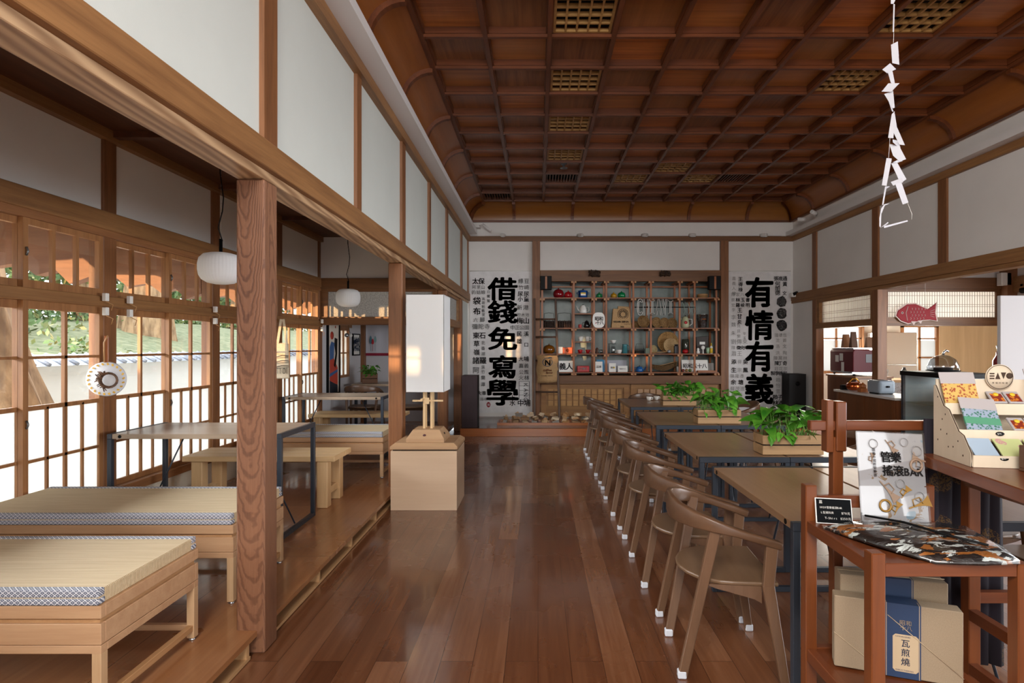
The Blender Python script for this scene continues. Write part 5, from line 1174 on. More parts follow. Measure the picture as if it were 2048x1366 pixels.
for c_, L4, an, rr4 in (((.17,.055),.085,.35,.02),((.115,.03),.05,1.1,.013),((.145,.09),.05,.9,.013)): m = MB(); horn(m,c_,L4,an,rr4); m.obj('gold_instrument', GOLD, bk_)
m = MB(); ringm(m,.085,.062,.02,.004); m.obj('gold_instrument', GOLD, bk_)
for c_, L4, an, rr4 in (((.1,.30),.06,-.9,.014),((.07,.15),.09,-.85,.017),((.245,.225),.05,2.9,.022),((.045,.21),.04,1.4,.01)): m = MB(); horn(m,c_,L4,an,rr4); m.obj('brown_instrument', BROWNP, bk_)
m = MB(); ringm(m,.21,.21,.021,.005); m.obj('brown_instrument', BROWNP, bk_)
sg_ = thing('price_sign', 'small black chalk price sign in a pale frame on the rack', 'sign', (1.01,2.04,.816)); sg_.rotation_euler = (radians(-14),radians(2),radians(-4))
B(0,.128,0,.006,0,.09).obj('frame', WHITEC, sg_); B(.003,.125,-.001,.0,.003,.087).obj('board', plain('slate_black','#101214',.95,0,.1), sg_)
CH = plain('chalk', '#d8d6cf', .8); m = MB(); q = (1,0,0), (0,0,1)
m.glyphs('2020管樂搖滾BAR', (.018,-.0018,.058), *q, .0115, 0); m = m if 0 else m
m2_ = MB()
def line(s, x, z, size): 
    pen = x
    for ch in s:
        m2_.glyphs(ch, (pen+(size*.5 if ord(ch) > 0x2E80 else 0),-.0018,z), *q, size, .0); pen += size*(1.02 if ord(ch) > 0x2E80 else .62)
line('2020管樂搖滾BAR', .014, .057, .0095); line('L型資料夾', .018, .039, .0095); line('$70元', .09, .039, .0105); line('T-Shirt', .03, .02, .0105); line('$250元', .085, .02, .0105); line('嘉', .012, .076, .013)
m2_.obj('chalk_lettering', CH, sg_)
shirt, nt, bs = mat('printed_shirt'); v_ = coords(nt, (1,1,1), (0,0,.5), shift=False)
n1 = noise(nt, coords(nt, (1,2.6,1), (0,0,.6), shift=False), 11, 5, .65, .8); n2 = noise(nt, coords(nt, (1,2,1), (0,0,.3), shift=False), 8, 4, .6, .5)
c_ = mix(nt, m2(nt,'GREATER_THAN', n1, .56), srgb('#15110f'), srgb('#b9c1be')); nt.links.new(mix(nt, m2(nt,'GREATER_THAN', n2, .57), c_, srgb('#8a5423')), bs.inputs['Base Color']); bs.inputs['Roughness'].default_value = .5
bs.inputs['Coat Weight'].default_value = 1; bs.inputs['Coat Roughness'].default_value = .06
bn = noise(nt, coords(nt), 22, 3, .5, 1.5); bump(nt, bn, bs, .55, .02)
m = MB(); m.smooth = True
outl = [(1.0,1.975),(1.09,2.0),(1.20,2.01),(1.32,2.005),(1.43,1.985),(1.49,1.93),(1.47,1.78),(1.41,1.645),(1.30,1.638),(1.17,1.655),(1.07,1.80)]
cxs, cys = sum(p[0] for p in outl)/len(outl), sum(p[1] for p in outl)/len(outl)
lay = []
for f_, z in ((1,.818),(1.0,.828),(.86,.842),(.55,.848),(.25,.85)): lay.append(m.add([(cxs+(x-cxs)*f_,cys+(y-cys)*f_,z+.004*sin(i*2.1+f_*5)+(0 if f_ < 1 else .0)) for i, (x, y) in enumerate(outl)]))
k_ = len(outl)
for a, b in zip(lay, lay[1:]):
    for i in range(k_): m.face(a+i, a+(i+1) % k_, b+(i+1) % k_, b+i)
m.face(*[lay[-1]+i for i in range(k_)]); m.face(*[lay[0]+i for i in range(k_)][::-1])
for i, p in enumerate(m.v): m.v[i] = (p[0]-1.25, p[1]-1.84, max(p[2]-.817, 0))
sh_ = m.obj('packed_shirt', shirt, None, 0, 'black printed shirt in a glossy plastic bag lying on the rack', 'shirt', loc=(1.25,1.84,.8165))
mm_ = MB(); mm_.tube([(-.07,.19,.03),(-.0,.08,.04),(.06,-.06,.04),(.12,-.13,.036)], .004, 5).obj('bag_seam', BLACK, sh_)
# kraft gift boxes on the lower rack shelf
def giftbox(name, label, L, T, Hh, loc, rz, rx, texts):
    t = thing(name, label, 'box', loc); t.rotation_euler = (rx,0,rz)
    B(0,L,0,T,0,Hh).obj('carton', CARD, t, .003)
    B(L*.405,L*.685,-.001,T+.001,-.0005,Hh+.001).obj('navy_band', NAVY, t)
    for x in (L*.418,L*.672): B(x-.0008,x+.0008,-.0016,T*.5,Hh*.0,Hh+.0016).obj('gold_line', CREAM, t)
    return t
g1 = giftbox('gift_box', 'upright kraft gift box with navy band on the lower rack shelf', .375,.055,.245, (1.03,1.955,.347), radians(-20), 0, 0)
m = MB(); q = (1,0,0), (0,0,1); m.glyphs('昭和', (.212,-.002,.185), *q, .018, .01); m.glyphs('十八', (.214,-.002,.168), *q, .018, .01); m.obj('gold_lettering', CREAM, g1)
m = MB(); x0, x1, z0, z1, c = .175,.25,.02,.145,.008; m.poly([(x0+c,-.0018,z0),(x1-c,-.0018,z0),(x1,-.0018,z0+c),(x1,-.0018,z1-c),(x1-c,-.0018,z1),(x0+c,-.0018,z1),(x0,-.0018,z1-c),(x0,-.0018,z0+c)]); m.obj('label_card', CREAM, g1)
m = MB()
for i, ch in enumerate('瓦煎燒'): m.glyphs(ch, (.212,-.0026,.117-i*.031), *q, .027, .012)
m.glyphs('KAWARASENBEI', (.183,-.0026,.138), *q, .006); m.glyphs('CHIAYI TAIWAN', (.183,-.0026,.026), *q, .007); m.obj('lettering', NAVY, g1)
MB().tube([(-.002,-.003,.12),(.12,-.003,.03),(.15,-.003,.0)], .0012, 4).tube([(.16,-.003,.205),(.375,-.003,.03)], .0012, 4).obj('gold_cord', CREAM, g1)
g2 = giftbox('gift_box', 'kraft gift box with navy band standing behind the taller label box', .335,.08,.30, (1.075,2.0,.347), radians(-14), 0, 0)
m = MB(); m.box(.17,.225,.015,.06,.3012,.302); m.obj('label_card', CREAM, g2)
MB().tube([(0,.04,.303),(.335,.03,.303)], .0012, 4).obj('gold_cord', CREAM, g2)
B(1.33,1.41,2.045,2.072,.347,.60).obj('red_gift_box', plain('dark_red_card','#6d1a22',.6), None, .002, 'dark red narrow box standing behind the kraft gift boxes', 'box')
# ---------------------------------------------------------------- tall counter table at the viewer's kitchen side
ct = thing('counter_table', 'tall red-stained counter table under the plywood postcard stand', 'table', (0,0,0))
top = [(1.375,1.50),(2.3,1.42),(2.36,2.12),(1.455,2.155)]
MB().prism([(x,y,1.005) for x, y in top], (0,0,.042)).obj('tabletop', RACKY, ct, .003)
for x, y in ((1.60,2.11),(2.22,2.06),(1.575,1.58),(2.2,1.5)): B(x,x+.045,y-.022,y+.022,0,1.004).obj('leg', RACKZ, ct, .003)
B(1.635,2.22,2.09,2.12,.94,1.003).obj('apron', RACKX, ct); B(1.58,1.61,1.6,2.09,.94,1.003).obj('apron', RACKY, ct)
B(1.645,2.22,2.095,2.12,.50,.54).obj('stretcher', RACKX, ct); B(1.60,1.63,1.6,2.09,.44,.48).obj('stretcher', RACKY, ct); B(1.60,1.63,1.6,2.09,.24,.28).obj('stretcher', RACKY, ct)
# plywood postcard stand
PLY = noisy('birch_plywood','#c9b9a2','#d8c9b2',6,.6,(1,1,.2)); EDGE_ = plain('burnt_edge','#3a2819',.8)
es = thing('postcard_stand', 'stepped plywood postcard stand with round sign on the tall counter table', 'display stand', (1.505,2.14,1.048), radians(-9))
SW, SD = .50, .235                      # local: x across, y towards the viewer is negative
side = [(0,0),(-SD,0),(-SD,.045),(-SD+.045,.10),(-SD+.075,.11),(-.10,.18),(-.065,.19),(-.012,.262),(0,.262)]
for x in (0, SW-.006):
    o = MB().prism([(x,y,z) for y, z in side][::-1], (.006,0,0)).obj('side_panel', PLY, es)
    for y, z in ((-.03,.22),(-.03,.06),(-.06,.14),(-.09,.09),(-.05,.10),(-.13,.05),(-.16,.075),(-.19,.03),(-.08,.16),(-.1,.045)): B(x-.0008,x+.0068,y-.002,y+.002,z-.003,z+.003).obj('slot_mark', EDGE_, o)
    m = MB(); m.tube([(x+.003,y,z) for y, z in side], .0022, 4, closed=True); m.obj('burnt_edge', EDGE_, o)
for y0, z0 in ((-.065,.19),(-.15,.105),(-SD,.03)):
    B(.006,SW-.006,y0,min(0,y0+.085),z0-.014,z0-.008).obj('tier_board', PLY, es); B(.006,SW-.006,y0-.003,y0+.003,z0-.03,z0+.01).obj('front_lip', PLY, es)
B(.006,SW-.006,-.006,0,.0,.285).obj('back_panel', PLY, es)
rs = MB().lathe([(0,-.006),(.047,-.006),(.047,.0),(0,.0)], (.215,-.012,.295), 36, 'y').obj('round_sign', PLY, es)
m = MB(); m.tube([(.215+.044*cos(2*pi*k/36),-.0185,.295+.044*sin(2*pi*k/36)) for k in range(36)], .001, 4, closed=True)
for i in range(3): m.box(.181,.197,-.0188,-.018,.287+.009*i,.292+.009*i)
m.poly([(.199,-.0188,.287),(.217,-.0188,.287),(.208,-.0188,.312)]); m.poly([(.218,-.0188,.312),(.236,-.0188,.312),(.227,-.0188,.287)])
m.lathe([(.004,-.0004),(.011,-.0004),(.011,0.0004)], (.247,-.0184,.2995), 20, 'y'); m.glyphs('幸福的味道', (.215,-.0188,.273), (1,0,0), (0,0,1), .008, 0, step=1.4); m.obj('lettering', EDGE_, rs)
def pattern(name, base, spot, scale=95):
    m, nt, b = mat(name); vo = node(nt,'ShaderNodeTexVoronoi'); vo.inputs['Scale'].default_value = scale; nt.links.new(coords(nt), vo.inputs[0])
    nz = noise(nt, coords(nt), 240, 2); k = m2(nt,'MULTIPLY', m2(nt,'LESS_THAN', vo.outputs['Distance'], .42), m2(nt,'GREATER_THAN', nz, .43))
    nt.links.new(mix(nt, k, srgb(base), srgb(spot)), b.inputs['Base Color']); b.inputs['Roughness'].default_value = .35; b.inputs['Coat Weight'].default_value = .3; return m
PY, PB, PP = pattern('yellow_flower_cloth','#c4a45c','#93402a'), pattern('blue_leaf_cloth','#8f9bae','#356b56'), pattern('pink_flower_cloth','#c48d8b','#8a303c')
VEL = plain('clear_wrap', '#a8a2a2', .35)
def pack(x, y, z, w_, h_, tilt, m_, band, label, rz=0, sleeve=.045):
    t = thing('cloth_pack', label, 'pack', group='wrapped patterned cloths on the postcard stand'); t.matrix_world = es_m @ Matrix.Translation((x,y,z)) @ Matrix.Rotation(radians(rz),4,'Y') @ Matrix.Rotation(radians(-tilt),4,'X')
    B(0,w_,0,.006,0,h_-sleeve).obj('folded_cloth', m_, t, .001)
    if band: B(-.0006,w_+.0006,-.0008,.0066,h_*.22,h_*.42).obj('paper_band', plain(band[0],band[1],.5) if band[0] not in bpy.data.materials else bpy.data.materials[band[0]], t)
    B(-.002,w_+.002,.001,.004,h_-sleeve,h_).obj('clear_sleeve', VEL, t)
es_m = Matrix.Translation((1.505,2.14,1.049)) @ Matrix.Rotation(radians(-9),4,'Z')
pack(.012,-.06,.195,.115,.125,22,PY,None,'yellow flowered cloth pack at the top of the stand, beside the round sign')
pack(.04,-.145,.11,.115,.135,33,PB,('green_band','#4d8a6c'),'pale blue leafy cloth pack with green band on the middle tier',4)
pack(.30,-.06,.195,.115,.14,22,PP,('plum_band','#8a4552'),'pink flowered cloth pack at the top of the stand')
pack(.335,-.145,.11,.12,.14,33,PY,('rust_band','#a85a34'),'yellow flowered cloth pack with rust band on the middle tier',3)
COOK = pattern('orange_sweets','#7d2f22','#c67a28',60)
for x, y, z, l_ in ((.17,-.058,.203,'orange-red sweet packet on the top tier beside the yellow cloth'),(.225,-.058,.203,'orange-red sweet packet on the top tier beside the pink cloth'),(.19,-.14,.115,'orange-red sweet packet on the middle tier beside the blue cloth'),(.245,-.14,.115,'orange-red sweet packet on the middle tier beside the rust-banded cloth')):
    t = thing('sweet_packet', l_, 'packet', group='sweet packets on the postcard stand'); t.matrix_world = es_m @ Matrix.Translation((x,y,z)) @ Matrix.Rotation(radians(-50),4,'X')
    B(0,.05,0,.008,.0,.06).obj('wrapper', VEL, t, .002); B(.006,.044,-.001,.0,.006,.045).obj('sweets', COOK, t); MB().lathe([(0,-.003),(.008,-.003),(.009,0)], (.025,-.001,.04), 10, 'y').obj('gold_sticker', bpy.data.materials['label_yellow'], t)
LIME = pattern('lime_card','#b6bf86','#b98a8a',26); SKY = plain('pale_blue_card','#9fb2c4',.3); TAN = plain('tan_card','#cdb48a',.4); VIO = plain('violet_card','#8d8fc0',.4)
for x, w_, m_, l_ in ((.02,.075,SKY,'plain pale blue envelope on the lowest tier'),(.105,.085,LIME,'lime green card on the lowest tier beside the blue envelope'),(.20,.085,LIME,'second lime green card on the lowest tier, beside the violet card'),(.295,.08,VIO,'pale violet card on the lowest tier'),(.385,.08,TAN,'tan card at the end of the lowest tier')):
    t = thing('greeting_card', l_, 'card'); t.matrix_world = es_m @ Matrix.Translation((x,-SD+.006,.034)) @ Matrix.Rotation(radians(-52),4,'X'); B(0,w_,0,.004,0,.085).obj('card_sheet', m_, t)
for x, y, z, s in ((.135,-.158,.098,'$70'),(.29,-.158,.098,'$120'),(.10,-SD-.004,.026,'$120')):
    t = thing('price_tag', 'small black oval price tag reading %s on the %s tier lip%s' % (s, 'middle' if z > .05 else 'lowest', ', kitchen end' if x > .2 else ''), 'tag'); t.matrix_world = es_m @ Matrix.Translation((x,y,z)) @ Matrix.Rotation(radians(-25),4,'X')
    MB().lathe([(0,-.0015),(.009,-.0015),(.009,.001)], (0,0,.006), 18, 'y').obj('plate', BLACK, t).scale = (1.5,1,.8); MB().glyphs(s, (-.0095,-.0022,.0045), (1,0,0), (0,0,1), .0085, .01).obj('lettering', WHITEC, t)
bb = thing('card_box', 'small brown display box at the edge of the tall counter table', 'box', (1.585,1.755,1.048)); m = MB()
m.box(0,.2,0,.1,0,.01).box(0,.2,0,.008,0,.05).box(0,.008,.008,.1,.01,.085).box(.192,.2,.008,.1,.01,.085).box(.008,.192,.092,.1,.01,.085); m.obj('tray_body', plain('brown_card','#5a3d2a',.6), bb, .002); B(.02,.18,.03,.08,.01,.06).obj('dark_cards', BLACK, bb)

# ---------------------------------------------------------------- kitchen side
cw = wood('counter_panel','#4e2a15','#7c4825','z',.35,14,.3,.7,.05)
k1 = thing('kitchen_cabinet', 'brown wooden back counter under the red coffee machine', 'counter', (4.92,8.7,0)); B(0,.55,0,.86,.0,.95).obj('body', cw, k1); B(-.02,.57,-.02,.88,.95,.98).obj('worktop', wood('counter_top','#7a4d2b','#a67848','y',.4,16), k1, .003)
B(.05,.5,-.004,0,.5,.93).obj('front_panel', wood('pale_front','#9c8064','#bfa284','x',.5,12), k1)
k2 = thing('service_counter', 'brown wooden service counter with white top before the kitchen pillar', 'counter', (4.30,6.75,0)); B(0,.42,0,1.35,0,.80).obj('body', cw, k2); B(-.03,.44,-.02,1.38,.80,.83).obj('worktop', plain('white_top','#d6d2cd',.3), k2, .003)
for y in (.02,.66,1.28): B(-.008,0,y,y+.05,.02,.79).obj('panel_batten', cw, k2)
em = thing('coffee_machine', 'big dark red two-group coffee machine on the back counter', 'coffee machine', (4.94,8.82,.982)); MAR = plain('maroon_enamel','#5c0c18',.45,0,.3,.0)
m = MB(); m.prism([(0,0,.06),(.44,0,.06),(.44,0,.32),(.40,0,.40),(.03,0,.42),(0,0,.38)][::-1], (0,.7,0)); m.obj('body', MAR, em, .012, seg=2)
m = MB(); m.prism([(.2,-.004,.3),(.45,-.004,.3),(.46,-.004,.24),(.43,-.004,.2),(.30,-.004,.21)], (0,.0,0)) if 0 else m.box(.2,.445,-.004,.3,.21,.34); m.obj('dark_side', plain('machine_grey','#2d2a2e',.35), em)
B(.02,.42,.02,.68,.42,.44).obj('cup_rail', METAL, em); B(.0,.46,.02,.68,.03,.06).obj('drip_tray', METAL, em)
for x in (.04,.38):
    for y in (.05,.63): MB().tube([(x,y,.0),(x,y,.035)], .018, 8).obj('foot', BLACK, em)
for y, z, w_, h_ in ((.42,.21,.1,.11),(.29,.23,.1,.12),(.26,.06,.08,.15)): B(-.003,0,y,y+w_,z,z+h_).obj('sticker', WHITEC, em)
MB().tube([(.44,.1,.27),(.5,.06,.25),(.5,.05,.1)], .008, 6).obj('steam_wand', METAL, em)
for k, (x, y, w_, h_, c_, l_) in enumerate(((4.99,9.18,.12,.22,'#8a6243','tan paper bag standing on the coffee machine beside the pillar'),(5.02,9.0,.1,.26,'#5b4030','dark brown coffee bag on top of the coffee machine'),(5.22,8.92,.13,.17,'#7b5a42','brown paper bag on the coffee machine beside the steam wand'))):
    t = MB().hexa([(0,0,0),(w_,0,0),(w_,.09,0),(0,.09,0)], [(.01,.03,h_),(w_-.01,.03,h_),(w_-.01,.06,h_),(.01,.06,h_)]).obj('coffee_bag', plain('bag_'+c_[1:],c_,.7), None, .004, l_, 'bag', loc=(x,y,1.423))
tea = thing('copper_teapot', 'shiny copper pumpkin pot on the service counter', 'pot', (4.42,7.86,.831)); COP = plain('copper','#b5562a',.22,.9)
MB().lathe([(.05,0),(.09,.02),(.105,.06),(.09,.1),(.05,.118),(0,.12)], (0,0,0), 40, 'z', .05, 10).obj('body', COP, tea); MB().tube([(-.08,0,.1),(-.03,0,.165),(.03,0,.165),(.08,0,.1)], .01, 6).obj('handle', bpy.data.materials['label_yellow'] if 0 else plain('brass','#b98a2f',.25,1), tea)
MB().box(-.04,.04,-.03,.03,0,.065).box(-.03,.03,-.02,.02,.065,.07).obj('black_canister', BLACK, None, .003, 'small black square canister beside the copper pumpkin pot', 'canister', loc=(4.36,8.02,.831))
to_ = thing('toaster', 'blue-grey rounded toaster on the service counter end', 'toaster', (4.47,7.33,.831)); B(-.11,.11,-.14,.14,.01,.18).obj('body', plain('toaster_blue','#8995a0',.3,0,None,.3), to_, .035, seg=3); B(-.03,.03,-.1,.1,.178,.182).obj('bread_slot', BLACK, to_); MB().tube([(-.02,-.145,.1),(.02,-.145,.1)], .012, 6).obj('lever', BLACK, to_)
for x in (-.08,.08): B(x-.015,x+.015,-.1,.1,0,.012).obj('foot', BLACK, to_)
MB().box(-.05,.05,-.04,.04,0,.05).lathe([(.045,.05),(.05,.09),(.0,.13)],n=6).obj('card_holder', SHW, None, 0, 'small wooden card holder between the copper pot and toaster', 'holder', loc=(4.40,7.62,.831))
# glass showcase
gs = thing('cake_showcase', 'black-framed glass cake showcase before the kitchen', 'showcase', (4.26,5.85,0)); FR = BLACK; X2, Y2, Z2 = .52,.75,1.165
B(0,X2,0,Y2,0,.32).obj('base', BLACK, gs); B(-.01,X2+.01,-.01,Y2+.01,Z2-.05,Z2).obj('lid', BLACK, gs, .003)
for x in (0,X2-.03):
    for y in (0,Y2-.03): B(x,x+.03,y,y+.03,.32,Z2-.05).obj('post', STEEL, gs)
for z in (.55,.8): B(.03,X2-.03,.03,Y2-.03,z,z+.008).obj('glass_shelf', clear_glass('shelf_glass',(.8,.88,.86,1),.25) if 'shelf_glass' not in bpy.data.materials else bpy.data.materials['shelf_glass'], gs)
CG = clear_glass('case_glass',(.86,.9,.9,1),.14)
B(0,.004,.03,Y2-.03,.32,Z2-.05).obj('glass_panel', CG, gs); B(.03,X2-.03,0,.004,.32,Z2-.05).obj('glass_panel', CG, gs); B(.03,X2-.03,Y2-.03,Y2-.02,.32,Z2-.05).obj('back_door', plain('case_back','#aab0b2',.3), gs)
dm = thing('glass_cloche', 'silver glass dome over a dark cake plate on the showcase', 'cloche', (4.50,6.25,1.166)); MB().lathe([(.06,0),(.16,.012),(.165,.02),(0,.02)],n=28).obj('plate', BLACK, dm)
MB().lathe([(.15,.02),(.15,.07),(.12,.14),(.06,.18),(.02,.19),(.0,.19)],n=32).obj('dome', clear_glass('dome_glass',(.8,.82,.84,1),.35), dm); MB().tube([(0,0,.19),(.01,0,.22),(.035,0,.24),(.06,0,.225)], .012, 8).obj('knob', METAL, dm); MB().lathe([(.09,.02),(.09,.05),(0,.055)],n=20).obj('cake', plain('dark_cake','#2c1a12',.7), dm)
gr = thing('red_grinder', 'red retro drink machine half hidden by the white screen', 'machine', (4.93,5.9,1.0)); MB().lathe([(.12,0),(.13,.02),(.13,.3),(.1,.36),(.1,.40),(0,.41)],n=24).obj('body', plain('bright_red_enamel','#a8141e',.2,0,None,.5), gr); MB().lathe([(.09,.4),(.1,.46),(.0,.47)],n=20).obj('hopper', plain('hopper_blue','#9fb7c4',.3), gr)
mc = B(4.80,5.6,5.75,6.35,0,.995).obj('side_cabinet', cw, None, .003, 'brown cabinet under the red drink machine, behind the showcase', 'cabinet'); 
mc.location = (-.0,0,0)
ws = thing('folding_screen', 'plain white folding screen behind the plywood postcard stand', 'screen', (3.70,4.5,0)); B(0,.95,0,.035,.02,1.86).obj('panel', plain('screen_grey_white','#b4b2b4',.7), ws, .003); B(0,.95,-.01,.045,0,.02).obj('foot', LEDGE, ws)
# red fish
fs = thing('fish_ornament', 'red cloth fish with white scales hanging before the reed transom', 'ornament', (5.32,7.92,1.90)); FR_ = plain('fish_red','#8a0a1a',.7); FW = plain('fish_white','#c9b5ad',.7)
fo = [(-.27,-.02),(-.25,.05),(-.19,.09),(-.12,.14),(.0,.145),(.1,.10),(.17,.07),(.24,.12),(.29,.16),(.275,.02),(.30,-.09),(.2,-.075),(.1,-.08),(0,-.105),(-.1,-.125),(-.2,-.09)]
MB().prism([(x,0,z) for x, z in fo][::-1], (0,.022,0)).obj('body', FR_, fs, .006)
m = MB(); m.prism([(x*1.06,0,z*1.12) for x, z in fo][::-1], (0,.006,0)); b_ = m.obj('pale_edge', FW, fs); b_.location = (0,.008,0)
m = MB()
for i in range(5):
    for j in range(4):
        x, z = -.08+i*.045+(.02 if j % 2 else 0), -.06+j*.045
        m.tube([(x+.014*cos(a),-.002,z+.014*sin(a)) for a in (-1.4,-.7,0,.7,1.4)], .003, 4)
for k in range(4): m.tube([(.2,-.002,-.02+.02*k),(.26,-.002,-.04+.035*k)], .003, 4)
m.tube([(-.11,-.002,.11),(-.14,-.002,.02),(-.12,-.002,-.09)], .005, 4); m.lathe([(0,-.004),(.016,-.004),(.018,.0)], (-.19,0,.02), 14, 'y'); m.obj('white_scale', FW, fs)
MB().lathe([(0,-.006),(.008,-.006),(.008,-.004)], (-.19,0,.02), 12, 'y').obj('eye', BLACK, fs)
m = MB(); m.poly([(-.07,-.004,-.10),(-.0,-.004,-.10),(-.03,-.004,-.155)][::-1]); m.poly([(.02,-.004,-.09),(.09,-.004,-.085),(.07,-.004,-.135)][::-1]); m.obj('fin', FW, fs)
MB().tube([(-.12,.01,.14),(-.12,.01,1.10)], .0018, 4).tube([(.14,.01,.08),(.14,.01,1.10)], .0018, 4).obj('thread', WHITEC, fs)
# kitchen background
fg_ = thing('refrigerator', 'tall white refrigerator beside the far kitchen window', 'refrigerator', (6.35,10.3,0)); B(0,.6,0,.55,.02,1.10).obj('door', WHITEC, fg_, .01); B(0,.6,0,.55,1.11,1.70).obj('door', WHITEC, fg_, .01); B(.03,.05,-.03,-.01,.7,1.02).obj('handle', METAL, fg_); B(.02,.58,.02,.53,0,.02).obj('plinth', BLACK, fg_)
kt = thing('kitchen_worktable', 'steel kitchen work table with pale top behind the pillar', 'table', (5.65,9.1,0)); B(0,1.6,0,.6,.86,.90).obj('tabletop', wood('pale_worktop','#b08b5e','#d4b286','x',.4,16), kt); B(.0,1.6,.02,.58,.1,.86).obj('steel_body', METAL, kt); 
for x in (.4,.8,1.2): B(x-.006,x+.006,-.006,.02,.12,.84).obj('door_gap', BLACK, kt)
for x, y, r_, h_, c_, l_ in ((6.02,9.25,.05,.2,'#3b4046','dark bottle standing on the kitchen work table'),(6.35,9.3,.1,.05,'#7d7a76','shallow grey dish on the kitchen work table'),(6.75,9.25,.06,.16,'#4d5a66','slate blue jug on the kitchen work table'),(6.9,9.4,.05,.11,'#2b5a9b','bright blue tub on the kitchen work table')):
    MB().lathe([(r_*.8,0),(r_,h_*.1),(r_,h_*.7),(r_*.5,h_*.85),(r_*.45,h_),(0,h_)],n=16).obj('kitchen_jar', plain('jar_'+c_[1:],c_,.35), None, 0, l_, 'jar', loc=(x,y,.901))
# surveillance devices above the white screen
dv = thing('wifi_box', 'small white wall box above the folding screen', 'device', (6.48,7.86,2.30)); B(0,.14,0,.09,0,.18).obj('cover', WHITEC, dv, .006)
cm_ = thing('security_camera', 'small black security camera on a white arm above the folding screen', 'camera', (6.64,7.7,2.22)); B(0,.1,0,.05,.05,.09).obj('arm', WHITEC, cm_, .004); MB().lathe([(.04,-.05),(.045,-.03),(.045,.05),(.0,.055)], (.03,.0,.0), 16, 'y').obj('lens_body', BLACK, cm_)

# ---------------------------------------------------------------- hanging paper streamer
sd = thing('paper_streamer', 'white zigzag paper streamer hanging on a thread from the ceiling', 'paper ornament', (1.643,2.6,3.9))
PAP = frosted('streamer_paper', (.64,.64,.68,1), .25)
def sp2(cx_, cy_, dy=0): p = at(1600+cx_/2.732, cy_/2.732, 2.6); return Vector((p.x-1.643, dy, p.z-3.9))
strips = ["500,-60 545,-60 512,20 500,18","513,20 521,20 516,175 509,172","497,245 530,230 537,358 503,345","447,382 495,343 532,373 478,400","478,396 507,388 525,465 497,452","457,492 483,455 525,468 494,505","475,503 508,495 514,590 507,592","477,558 488,560 517,606 506,608","500,625 513,610 508,757 484,752","513,615 524,620 532,690 567,797 543,790 518,720","485,775 545,765 569,797 540,799 487,790","490,785 541,795 579,870 545,882 510,850","495,893 545,868 579,872 530,890","470,865 498,868 470,1017 445,1013","495,895 530,885 591,975 553,1000","505,990 550,975 555,1000 515,1012","513,1010 552,998 596,1105 560,1118","468,1017 510,1010 477,1030 453,1120 442,1122","488,1112 462,1124 443,1170 440,1243 432,1238 432,1190 442,1140 460,1116","437,1243 607,1196 611,1203 440,1253","440,1243 486,1211 490,1216 468,1232"]
rs2 = random.Random(3)
for k, s_ in enumerate(strips):
    q_ = [tuple(float(v) for v in p.split(',')) for p in s_.split()]; sl_ = rs2.uniform(-.5,.5); mx_ = sum(p[0] for p in q_)/len(q_)
    m = MB(); m.poly([sp2(x, y, (x-mx_)/2.732*2.6/K*sl_*1.6+.004*sin(k*2.3)) for x, y in q_][::-1])
    o = m.obj('paper_strip', PAP, sd); q2 = o.modifiers.new('paper','SOLIDIFY'); q2.thickness = .0012
MB().tube([sp2(512,-640),sp2(512,0)], .0011, 4).tube([sp2(513,170),sp2(510,245)], .0009, 4).tube([sp2(492,750),sp2(484,866)], .0009, 4).tube([sp2(588,1110),sp2(612,1170),sp2(609,1200)], .0009, 4).obj('thread', WHITEC, sd)

# ---------------------------------------------------------------- things on the aisle windows
pd = thing('round_fan_plate', 'white round wooden plate with yellow dashes and dried wreath on a window post', 'plate', (-3.055,3.985,1.10), radians(18))
MB().lathe([(0,-.012),(.115,-.012),(.123,-.004),(.118,.004),(0,.004)], (0,0,.123), 36, 'y').obj('disc', plain('plate_white','#d9dade',.5), pd); MB().bar((0,-.004,.23),(0,-.004,.43),.026,.012,(0,1,0)).obj('handle', SHW, pd, .004)
m = MB()
for k in range(22):
    a = 2*pi*k/22; m.bar((.1*cos(a),-.0135,.123+.1*sin(a)),(.113*cos(a+.08),-.0135,.123+.113*sin(a+.08)),.011,.002,(0,1,0))
m.obj('yellow_dash', plain('dash_yellow','#d9ab3c',.6), pd)
m = MB(); r = random.Random(4)
for q_ in range(3):
    m.tube([(.02+(.045+.006*q_)*cos(2*pi*k/16),-.02-.006*q_,.115+(.045+.005*q_)*sin(2*pi*k/16)) for k in range(16)], .004, 5, closed=True)
for k in range(34): a = r.uniform(1.9,4.4); q5 = r.uniform(.045,.06); m.tube([(.02+q5*cos(a),-.03,.115+q5*sin(a)),(.02+(q5+.02)*cos(a+r.uniform(-.3,.5)),-.036,.115+(q5+.02)*sin(a+r.uniform(-.3,.5)))], .0032, 5)
m.obj('dried_wreath', noisy('dried_twig','#2f1c12','#76533a',60,.8), pd); MB().tube([(-.01,-.012,.24),(-.012,-.012,.38),(.01,-.012,.43)], .005, 5).obj('cord', ENDG, pd)
tg = thing('tote_bag', 'cream canvas tote bag with a printed house hanging on a window post', 'bag', (-3.01,6.62,1.07), radians(20))
CAN = noisy('canvas','#c9b79a','#d9cab0',90,.9); m = MB(); m.hexa([(-.08,-.02,.0),(.08,-.02,0),(.08,.015,0),(-.08,.015,0)], [(-.07,-.012,.42),(.07,-.012,.42),(.07,.01,.42),(-.07,.01,.42)]); m.obj('cloth_body', CAN, tg, .012)
MB().bar((-.05,-.01,.41),(-.012,.0,.70),.028,.004,(0,1,0)).bar((.05,-.01,.41),(.012,.0,.70),.028,.004,(0,1,0)).obj('strap', CAN, tg)
m = MB()
